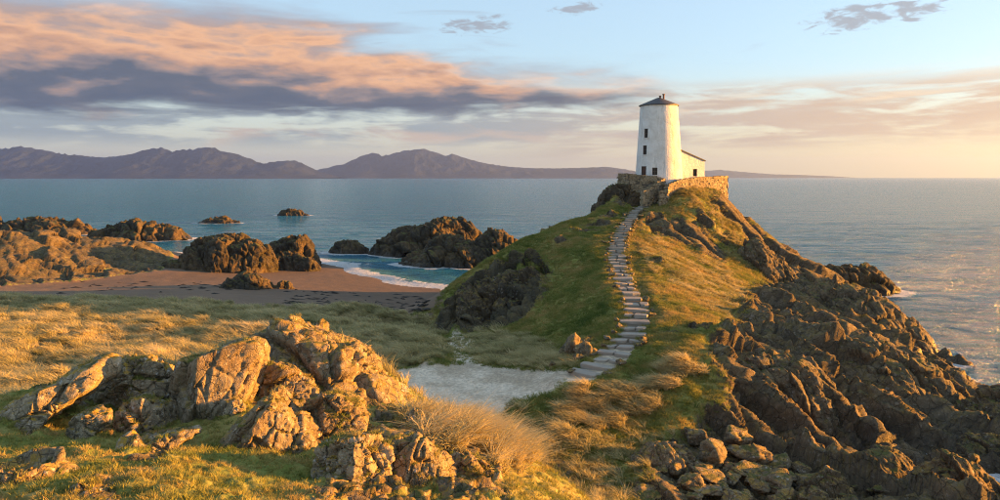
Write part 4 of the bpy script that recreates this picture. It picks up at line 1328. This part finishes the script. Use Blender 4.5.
M_EARTH = plain('earth_mortar', (0.10, 0.085, 0.07), 0.95)


def wl(px, pt, pb, Y):
    x, _, zt = P(px, pt, Y)
    return (x, Y, P(px, pb, Y)[2], zt)


stone_wall('low grey rubble wall in shade left of the lighthouse door', [wl(619, 174.5, 190, 87.2), wl(630, 175, 196, 86.2), wl(645, 176.5, 204, 85.7), wl(656, 177.5, 206, 85.5), wl(663, 179, 206, 85.6)], 1)
stone_wall('sloping parapet wall beside the steps up to the lighthouse', [wl(642.5, 191, 206, 83.6), wl(648, 190.5, 205, 84.0), wl(652, 187.5, 202, 84.5), wl(658, 182.5, 198, 85.1), wl(663, 179.5, 194, 85.55)], 2)
stone_wall('sunlit orange retaining wall curving round the lighthouse yard', [wl(666, 189, 208, 83.8), wl(668, 185.5, 206, 84.3), wl(676, 182, 203, 85.1), wl(687, 179.6, 200, 86.0), wl(700, 178.3, 201, 87.1), wl(714, 177.6, 203, 88.6), wl(726, 177, 206, 90.3), wl(724, 177, 206, 92.0), wl(716, 177, 200, 94.0)], 3)
stone_wall('short pale gate pillar where the steps enter the yard', [wl(659.5, 192, 206, 83.7), wl(665.5, 191.5, 206, 83.7)], 4, thick=.7)

# ------------------------------------------------------------------ the stepped path
M_STEP, t = mat('step_stone')
g = t.n('ShaderNodeNewGeometry')
oi = t.n('ShaderNodeObjectInfo')
c_ = t.mix(t.noise(g.outputs['Position'], 1.2, 6, 0.65), (0.14, 0.122, 0.10), (0.46, 0.41, 0.345))
c_ = t.mix(t.m('MULTIPLY', oi.outputs['Random'], 0.35), c_, (0.22, 0.20, 0.18))
t.bsdf(c_, 0.85, t.bump(t.noise(g.outputs['Position'], 9, 5, 0.7), 0.6, 0.04), 0.2)
stair = empty('stone_stairway', tuple(PATH[0]), 'winding flight of flat stone steps climbing to the lighthouse', 'steps')
seg = np.linalg.norm(np.diff(PATH, axis=0), axis=1); cum = np.concatenate([[0], np.cumsum(seg)])
zc = PATH[:, 2]
nst = 46
EDG = {}
zs = np.linspace(zc[0] + .02, zc[-1] - .15, nst)
for i, z in enumerate(zs):
    s = np.interp(z, zc, cum)
    s2 = np.interp(zs[min(i + 1, nst - 1)], zc, cum) if i < nst - 1 else s + .9
    dpt = min(s2 - s, 1.5)
    c = np.array([np.interp(s + dpt * .4, cum, PATH[:, k]) for k in range(3)])
    a = np.array([np.interp(s - .8, cum, PATH[:, k]) for k in range(3)]); b = np.array([np.interp(s + 1.6, cum, PATH[:, k]) for k in range(3)])
    u = (b - a)[:2]; u /= np.hypot(*u); yw = random.gauss(0, .09); u = np.array((u[0] * math.cos(yw) - u[1] * math.sin(yw), u[0] * math.sin(yw) + u[1] * math.cos(yw))); n_ = np.array((u[1], -u[0]))
    wdt = np.interp(c[1], [42, 50, 60, 75, 86], [1.12, .95, .82, .72, .62]) * random.uniform(.75, 1.12)
    hd = dpt * random.uniform(.30, .44)
    parts = [(random.uniform(-.14, .14), wdt)]
    if random.random() < .55 and wdt > .6:              # some treads are two stones side by side
        k_ = random.uniform(-.35, .35) * wdt
        parts = [((-wdt + k_) / 2, (wdt + k_) / 2 - .03), ((wdt + k_) / 2, (wdt - k_) / 2 - .03)]
    K = 10
    for sh, hw_ in parts:
        ring, vs = [], []
        hd_ = hd * random.uniform(.85, 1.1)
        for k in range(K):                             # irregular slab outline
            an = 2 * math.pi * (k + .5) / K
            ex = abs(math.cos(an)) ** .35 * math.copysign(1, math.cos(an)) * hw_ * random.uniform(.8, 1.06)
            ey = abs(math.sin(an)) ** .35 * math.copysign(1, math.sin(an)) * hd_ * random.uniform(.78, 1.08)
            ring.append((ex + sh, ey))
        tl, tl2 = random.uniform(-.06, .06), random.uniform(-.05, .05)
        for zz_, f_ in ((-.28, 1.0), (-.03, 1.0), (0, .95)):
            for ex, ey in ring:
                vs.append((n_[0] * ex * f_ + u[0] * ey * f_, n_[1] * ex * f_ + u[1] * ey * f_, zz_ + tl * ex + tl2 * ey))
        fs = [tuple(2 * K + k for k in range(K))]
        for r_ in range(2):
            for k in range(K):
                fs.append((r_ * K + k, r_ * K + (k + 1) % K, (r_ + 1) * K + (k + 1) % K, (r_ + 1) * K + k))
        o = mesh_np('step', vs, fs, M_STEP, stair)
        o.location = (c[0] - PATH[0][0], c[1] - PATH[0][1], z + .05 + random.gauss(0, .03) - PATH[0][2])
    for sd in (-1, 1):                                 # rough stones edging the treads
        for _ in range(random.choice([0, 1, 1, 2])):
            e_ = random.randrange(7)
            if e_ not in EDG:
                st_ = mesh_np('edging_stone', BV[e_][0], BV[e_][1], M_BOULDER, stair, smooth=True); EDG[e_] = st_.data
            else:
                st_ = bpy.data.objects.new('edging_stone', EDG[e_]); COL.objects.link(st_); st_.parent = stair
            off = sd * (wdt + random.uniform(.0, .22)); al = random.uniform(-.5, .5) * dpt
            st_.location = (c[0] + n_[0] * off + u[0] * al - PATH[0][0], c[1] + n_[1] * off + u[1] * al - PATH[0][1], z + random.uniform(-.02, .08) - PATH[0][2])
            s_ = random.uniform(.14, .34)
            st_.scale = (s_ * random.uniform(.8, 1.4), s_ * random.uniform(.8, 1.4), s_ * random.uniform(.6, .9)); st_.rotation_euler = (0, 0, random.uniform(0, 6))

# ------------------------------------------------------------------ grass
def tuft(name, n, length, lean, spread, width, m_, seed, droop=.5):
    r_ = np.random.default_rng(seed)
    vs, fs = [], []
    for i in range(n):
        an = r_.uniform(0, 2 * math.pi); rad = spread * math.sqrt(r_.uniform())
        bx, by = rad * math.cos(an), rad * math.sin(an)
        L = length * r_.uniform(.55, 1.1)
        la = r_.normal(0, .32); dirx = math.cos(an) * .35 + lean + r_.normal(0, .2); diry = math.sin(an) * .35 + la
        side_ = np.array((-diry, dirx)); side_ /= np.hypot(*side_) + 1e-6
        sa = r_.uniform(0, math.pi); side_ = side_ * math.cos(sa) + np.array((side_[1], -side_[0])) * math.sin(sa)
        b = len(vs)
        for k, tt in enumerate((0, .4, .75, 1.0)):
            hx = bx + dirx * L * tt * (.45 + droop * tt); hy = by + diry * L * tt * (.45 + droop * tt)
            hzz = L * (tt - .42 * droop * tt * tt * (1 + abs(lean)))
            w_ = width * (1 - tt * .92) * .5
            vs.append((hx - side_[0] * w_, hy - side_[1] * w_, hzz)); vs.append((hx + side_[0] * w_, hy + side_[1] * w_, hzz))
        for k in range(3):
            fs.append((b + 2 * k, b + 2 * k + 1, b + 2 * k + 3, b + 2 * k + 2))
    me = bpy.data.meshes.new(name)
    me.from_pydata(vs, [], fs)
    me.materials.append(m_)
    return me


def grass_mat(name, stops, trans=.35):
    m_, t = mat(name)
    tint = t.attr('tint', 'INSTANCER')
    col = t.ramp(tint, stops)
    pb = t.bsdf(col, 0.8, None, 0.15, out=False)
    tl = t.n('ShaderNodeBsdfTranslucent'); t.put(tl.inputs[0], col)
    mx = t.n('ShaderNodeMixShader'); mx.inputs[0].default_value = trans
    t.t.links.new(pb, mx.inputs[1]); t.t.links.new(tl.outputs[0], mx.inputs[2])
    o = t.n('ShaderNodeOutputMaterial'); t.t.links.new(mx.outputs[0], o.inputs[0])
    return m_


def scatter(name, label, pts, rot, scl, tint, protos):
    """one object whose points carry tufts (geometry-node instances)"""
    k_ = len(protos)
    me = bpy.data.meshes.new(name)
    n = len(pts)
    me.vertices.add(n); me.vertices.foreach_set('co', np.asarray(pts, np.float32).ravel())
    a = me.attributes.new('rot', 'FLOAT_VECTOR', 'POINT'); a.data.foreach_set('vector', np.asarray(rot, np.float32).ravel())
    a = me.attributes.new('scl', 'FLOAT', 'POINT'); a.data.foreach_set('value', np.asarray(scl, np.float32))
    a = me.attributes.new('tint', 'FLOAT', 'POINT'); a.data.foreach_set('value', np.asarray(tint, np.float32))
    a = me.attributes.new('pick', 'INT', 'POINT'); a.data.foreach_set('value', rng.integers(0, k_, n).astype(np.int32))
    me.materials.append(protos[0].materials[0])
    o = bpy.data.objects.new(name, me); COL.objects.link(o)
    tag(o, label, kind='stuff')
    ng = bpy.data.node_groups.new(name + '_scatter', 'GeometryNodeTree')
    ng.interface.new_socket('Geometry', in_out='INPUT', socket_type='NodeSocketGeometry')
    ng.interface.new_socket('Geometry', in_out='OUTPUT', socket_type='NodeSocketGeometry')
    N = ng.nodes; Lk = ng.links
    gi = N.new('NodeGroupInput'); go = N.new('NodeGroupOutput')
    gti = N.new('GeometryNodeGeometryToInstance')
    for p_ in protos:
        po = bpy.data.objects.new('tuft_shape', p_)   # never linked to the scene
        inf = N.new('GeometryNodeObjectInfo'); inf.inputs['Object'].default_value = po; inf.inputs['As Instance'].default_value = True
        Lk.new(inf.outputs['Geometry'], gti.inputs[0])
    def named(nm, ty):
        q = N.new('GeometryNodeInputNamedAttribute'); q.data_type = ty; q.inputs['Name'].default_value = nm
        return q.outputs['Attribute']
    iop = N.new('GeometryNodeInstanceOnPoints')
    jn = N.new('GeometryNodeJoinGeometry')
    for nd in list(N):
        if nd.bl_idname == 'GeometryNodeObjectInfo':
            Lk.new(nd.outputs['Geometry'], jn.inputs[0])
    N.remove(gti)
    Lk.new(gi.outputs[0], iop.inputs['Points'])
    Lk.new(jn.outputs[0], iop.inputs['Instance'])
    iop.inputs['Pick Instance'].default_value = True
    Lk.new(named('pick', 'INT'), iop.inputs['Instance Index'])
    e2r = N.new('FunctionNodeEulerToRotation'); Lk.new(named('rot', 'FLOAT_VECTOR'), e2r.inputs[0])
    Lk.new(e2r.outputs[0], iop.inputs['Rotation'])
    cx = N.new('ShaderNodeCombineXYZ')
    sc_ = named('scl', 'FLOAT')
    for i in range(3): Lk.new(sc_, cx.inputs[i])
    Lk.new(cx.outputs[0], iop.inputs['Scale'])
    Lk.new(iop.outputs[0], go.inputs[0])
    md = o.modifiers.new('scatter', 'NODES'); md.node_group = ng
    return o


# sample points on the terrain mesh: quads weighted by area and mask
def sample(mask, count, ylim, jitter=True):
    F_ = grid_faces(*shape)
    mf = mask[F_].mean(1)
    yc = V[F_[:, 0], 1]
    ok = (mf > .15) & (yc > ylim[0]) & (yc < ylim[1])
    idx = np.where(ok)[0]
    a = V[F_[idx, 1]] - V[F_[idx, 0]]; b = V[F_[idx, 3]] - V[F_[idx, 0]]
    ar = np.abs(a[:, 0] * b[:, 1] - a[:, 1] * b[:, 0]) * mf[idx]
    pr = ar / ar.sum()
    pick = rng.choice(len(idx), count, p=pr)
    u, v_ = rng.random(count), rng.random(count)
    f = F_[idx[pick]]
    p_ = (V[f[:, 0]] * ((1 - u) * (1 - v_))[:, None] + V[f[:, 1]] * (u * (1 - v_))[:, None] + V[f[:, 2]] * (u * v_)[:, None] + V[f[:, 3]] * ((1 - u) * v_)[:, None])
    return p_, f[:, 0], ar.sum()


M_MAR = grass_mat('marram_blade', [(0.0, (0.16, 0.155, 0.060)), (0.35, (0.32, 0.29, 0.130)), (0.7, (0.47, 0.40, 0.20)), (1.0, (0.58, 0.48, 0.27))])
M_TURF = grass_mat('turf_blade', [(0.0, (0.090, 0.140, 0.030)), (0.4, (0.19, 0.212, 0.052)), (0.7, (0.30, 0.262, 0.080)), (1.0, (0.42, 0.31, 0.12))], .3)
MAR = [tuft('marram_shape', 36, .85, -.5, .13, .036, M_MAR, 10 + i, .7) for i in range(4)]
MARN = [tuft('marram_near_shape', 30, .62, -.45, .10, .026, M_MAR, 20 + i, .75) for i in range(4)]
TUR = [tuft('turf_shape', 26, .20, -.1, .13, .016, M_TURF, 30 + i, .6) for i in range(4)]
TUN = [tuft('turf_near_shape', 26, .085, -.1, .07, .011, M_TURF, 40 + i, .6) for i in range(4)]


def lay(name, label, mask, count, ylim, protos, s0, s1, tint_of, wind=0.0, jit=.5):
    p_, vi, ar = sample(mask, count, ylim)
    n = len(p_)
    p_[:, 2] -= .02
    rot = np.stack([rng.normal(0, .12, n), rng.normal(0, .12, n), wind + rng.normal(0, jit, n)], 1)
    big = fbm(p_ / 2.2 + 77, 3)
    sc_ = rng.uniform(s0, s1, n) * (1 + .35 * big)
    return scatter(name, label, p_, rot, np.clip(sc_, s0 * .5, s1 * 1.5), np.clip(tint_of(p_) + rng.normal(0, .10, n), 0, 1), protos)


lay('marram_grass', 'windswept marram grass covering the dunes behind the beach', mar * (1 - path) * (1 - rk) * (.12 + sstep(-.3, .3, fbm(PP / 1.1 + 55, 2))), 30000, (34, 85), MAR, .7, 1.15,
    lambda p: .58 + .40 * fbm(p / np.array((5.0, 2.5, 4)) + 3, 4) + .30 * fbm(p / .8 + 40, 2), .25, .55)
lay('marram_hump', 'golden marram grass bowing over the hump beside the near crag', hump * sstep(-.35, .25, fbm(PP / .55 + 71, 2)), 800, (10, 24), MARN, .8, 1.25, lambda p: .74 + .35 * fbm(p / .5, 3), 2.9, .8)
lay('marram_tussocks', 'golden tussocks on the slope below the steps', tus * (1 - path) * (.05 + sstep(-.2, .3, fbm(PP / .9 + 58, 2))), 1300, (28, 50), MAR, .6, 1.0, lambda p: .70 + .25 * fbm(p / 1.2, 3), .2, .5)
gr = (1 - rk) * (1 - path) * (1 - sand) * (1 - np.clip(mar, 0, 1)) * np.where(TY > 46, sstep(.35, .8, dpath), sstep(.55, 1.0, dpath))
gr = gr * (V[:, 2] > .8)
heath = poly_soft(TX, TY, ground_poly([(668, 196), (690, 190), (726, 200), (770, 238), (800, 262), (760, 275), (735, 262), (690, 208)]), 2.0)
heath = np.maximum(heath, .8 * poly_soft(TX, TY, ground_poly([(640, 225), (665, 245), (720, 265), (760, 300), (740, 330), (700, 300), (655, 270), (642, 250)]), 2.0))
lay('heath_grass', 'rough golden grass and heath on the sunlit flank below the lighthouse', heath * (1 - rk) * (1 - path) * sstep(1.2, 2, dpath) * (.1 + sstep(-.2, .3, fbm(PP / 1.2 + 18, 2))), 7000, (50, 96), MAR, .25, .65,
    lambda p: .55 + .55 * fbm(p / 1.5 + 8, 3), .2, 1.2)
lay('bank_grass', 'long dry grass along the foot of the left slope', gr * poly_soft(TX, TY, ground_poly([(440, 340), (470, 335), (520, 335), (560, 352), (575, 368), (520, 370), (470, 362), (445, 352)]), 2.0), 2500, (40, 70), MAR, .35, .7,
    lambda p: .5 + .45 * fbm(p / 1.5 + 8, 3), .2, 1.0)
lay('turf', 'rough green and straw turf covering the headland slopes', gr * (TX > -14) * (1 - plat), 90000, (30, 97), TUR, .6, 1.3,
    lambda p: .52 + .12 * sstep(8, 14, p[:, 0]) + .45 * fbm(p / 4.0 + 21, 4) + .40 * fbm(p / .9 + 5, 2), 0, 2)
lay('knoll_turf', 'short cropped turf covering the near knoll', gr * (1 - hump), 60000, (8, 24), TUN, .6, 1.4, lambda p: .62 + .5 * fbm(p / 1.1 + 61, 4), 0, 2)
lay('knoll_slope_grass', 'long grass on the hidden back slope of the near knoll', gr, 6000, (20, 38), MAR, .5, .9, lambda p: .5 + .3 * fbm(p / 2, 3), 0, 1)

# grass rooted on ledges and round the feet of the near rocks
rp = np.concatenate([a for a, _ in ROCKTOPS]); rn = np.concatenate([b for _, b in ROCKTOPS])
gnd = base_h(rp[:, 0], rp[:, 1])
want = (rn[:, 2] > .55) * sstep(.05, .35, fbm(rp / .55 + 13, 3)) + .3 * sstep(.15, .03, np.abs(rp[:, 2] - gnd))
pk = rng.choice(len(rp), 1900, p=want / want.sum())
lp = rp[pk] + rng.normal(0, .03, (1900, 3)) * np.array((1, 1, .2))
scatter('ledge_grass', 'short grass rooted on ledges of the near rocks', lp, np.stack([rng.normal(0, .2, 1900), rng.normal(0, .2, 1900), rng.uniform(0, 6.3, 1900)], 1), rng.uniform(.4, 1.2, 1900),
        np.clip(.62 + .45 * fbm(lp / .7 + 3, 3) + rng.normal(0, .1, 1900), 0, 1), TUN)

# ------------------------------------------------------------------ wrack on the beach
def wrack():
    vs, fs = [], []
    for k in range(150):
        if k < 100:
            px, py = random.uniform(285, 430), 0
            py = 291 + (px - 285) * .06 + random.choice([0, 6, 11]) + random.gauss(0, 1.6)
        else:
            px, py = random.uniform(60, 240), 0
            py = 288 + random.gauss(0, 3)
        c = hit(px, py, 70, 125)
        lx, ly = random.uniform(.25, 1.1), random.uniform(.12, .4)
        b = len(vs); K = 7
        vs.append((c[0], c[1], c[2] + random.uniform(.06, .16)))
        for i in range(K):
            a = 2 * math.pi * i / K; r_ = random.uniform(.6, 1.2)
            vs.append((c[0] + lx * r_ * math.cos(a), c[1] + ly * r_ * math.sin(a), c[2] - .03))
        for i in range(K):
            fs.append((b, b + 1 + i, b + 1 + (i + 1) % K))
    o = mesh_np('seaweed_wrack', vs, fs, plain('dry_seaweed', (0.022, 0.018, 0.014), .8))
    tag(o, 'dark strand of seaweed wrack strewn along the beach', kind='stuff')


wrack()

# ------------------------------------------------------------------ air
def haze():
    x0, x1, y0, y1, z0, z1 = -16000, 16000, -600, 15500, -6.0, 385.0
    vs = [(x, y, z) for x in (x0, x1) for y in (y0, y1) for z in (z0, z1)]
    fs = [(0, 1, 3, 2), (4, 6, 7, 5), (0, 4, 5, 1), (2, 3, 7, 6), (0, 2, 6, 4), (1, 5, 7, 3)]
    m_, t = mat('haze')
    pv = t.n('ShaderNodeVolumePrincipled')
    pv.inputs['Color'].default_value = (0.40, 0.58, 1.0, 1)
    pv.inputs['Density'].default_value = HAZE
    pv.inputs['Anisotropy'].default_value = 0.65
    o = t.n('ShaderNodeOutputMaterial'); t.t.links.new(pv.outputs[0], o.inputs['Volume'])
    tag(mesh_np('haze', vs, fs, m_), 'thin evening haze over the bay', kind='stuff')


HAZE = 7.0e-5
haze()
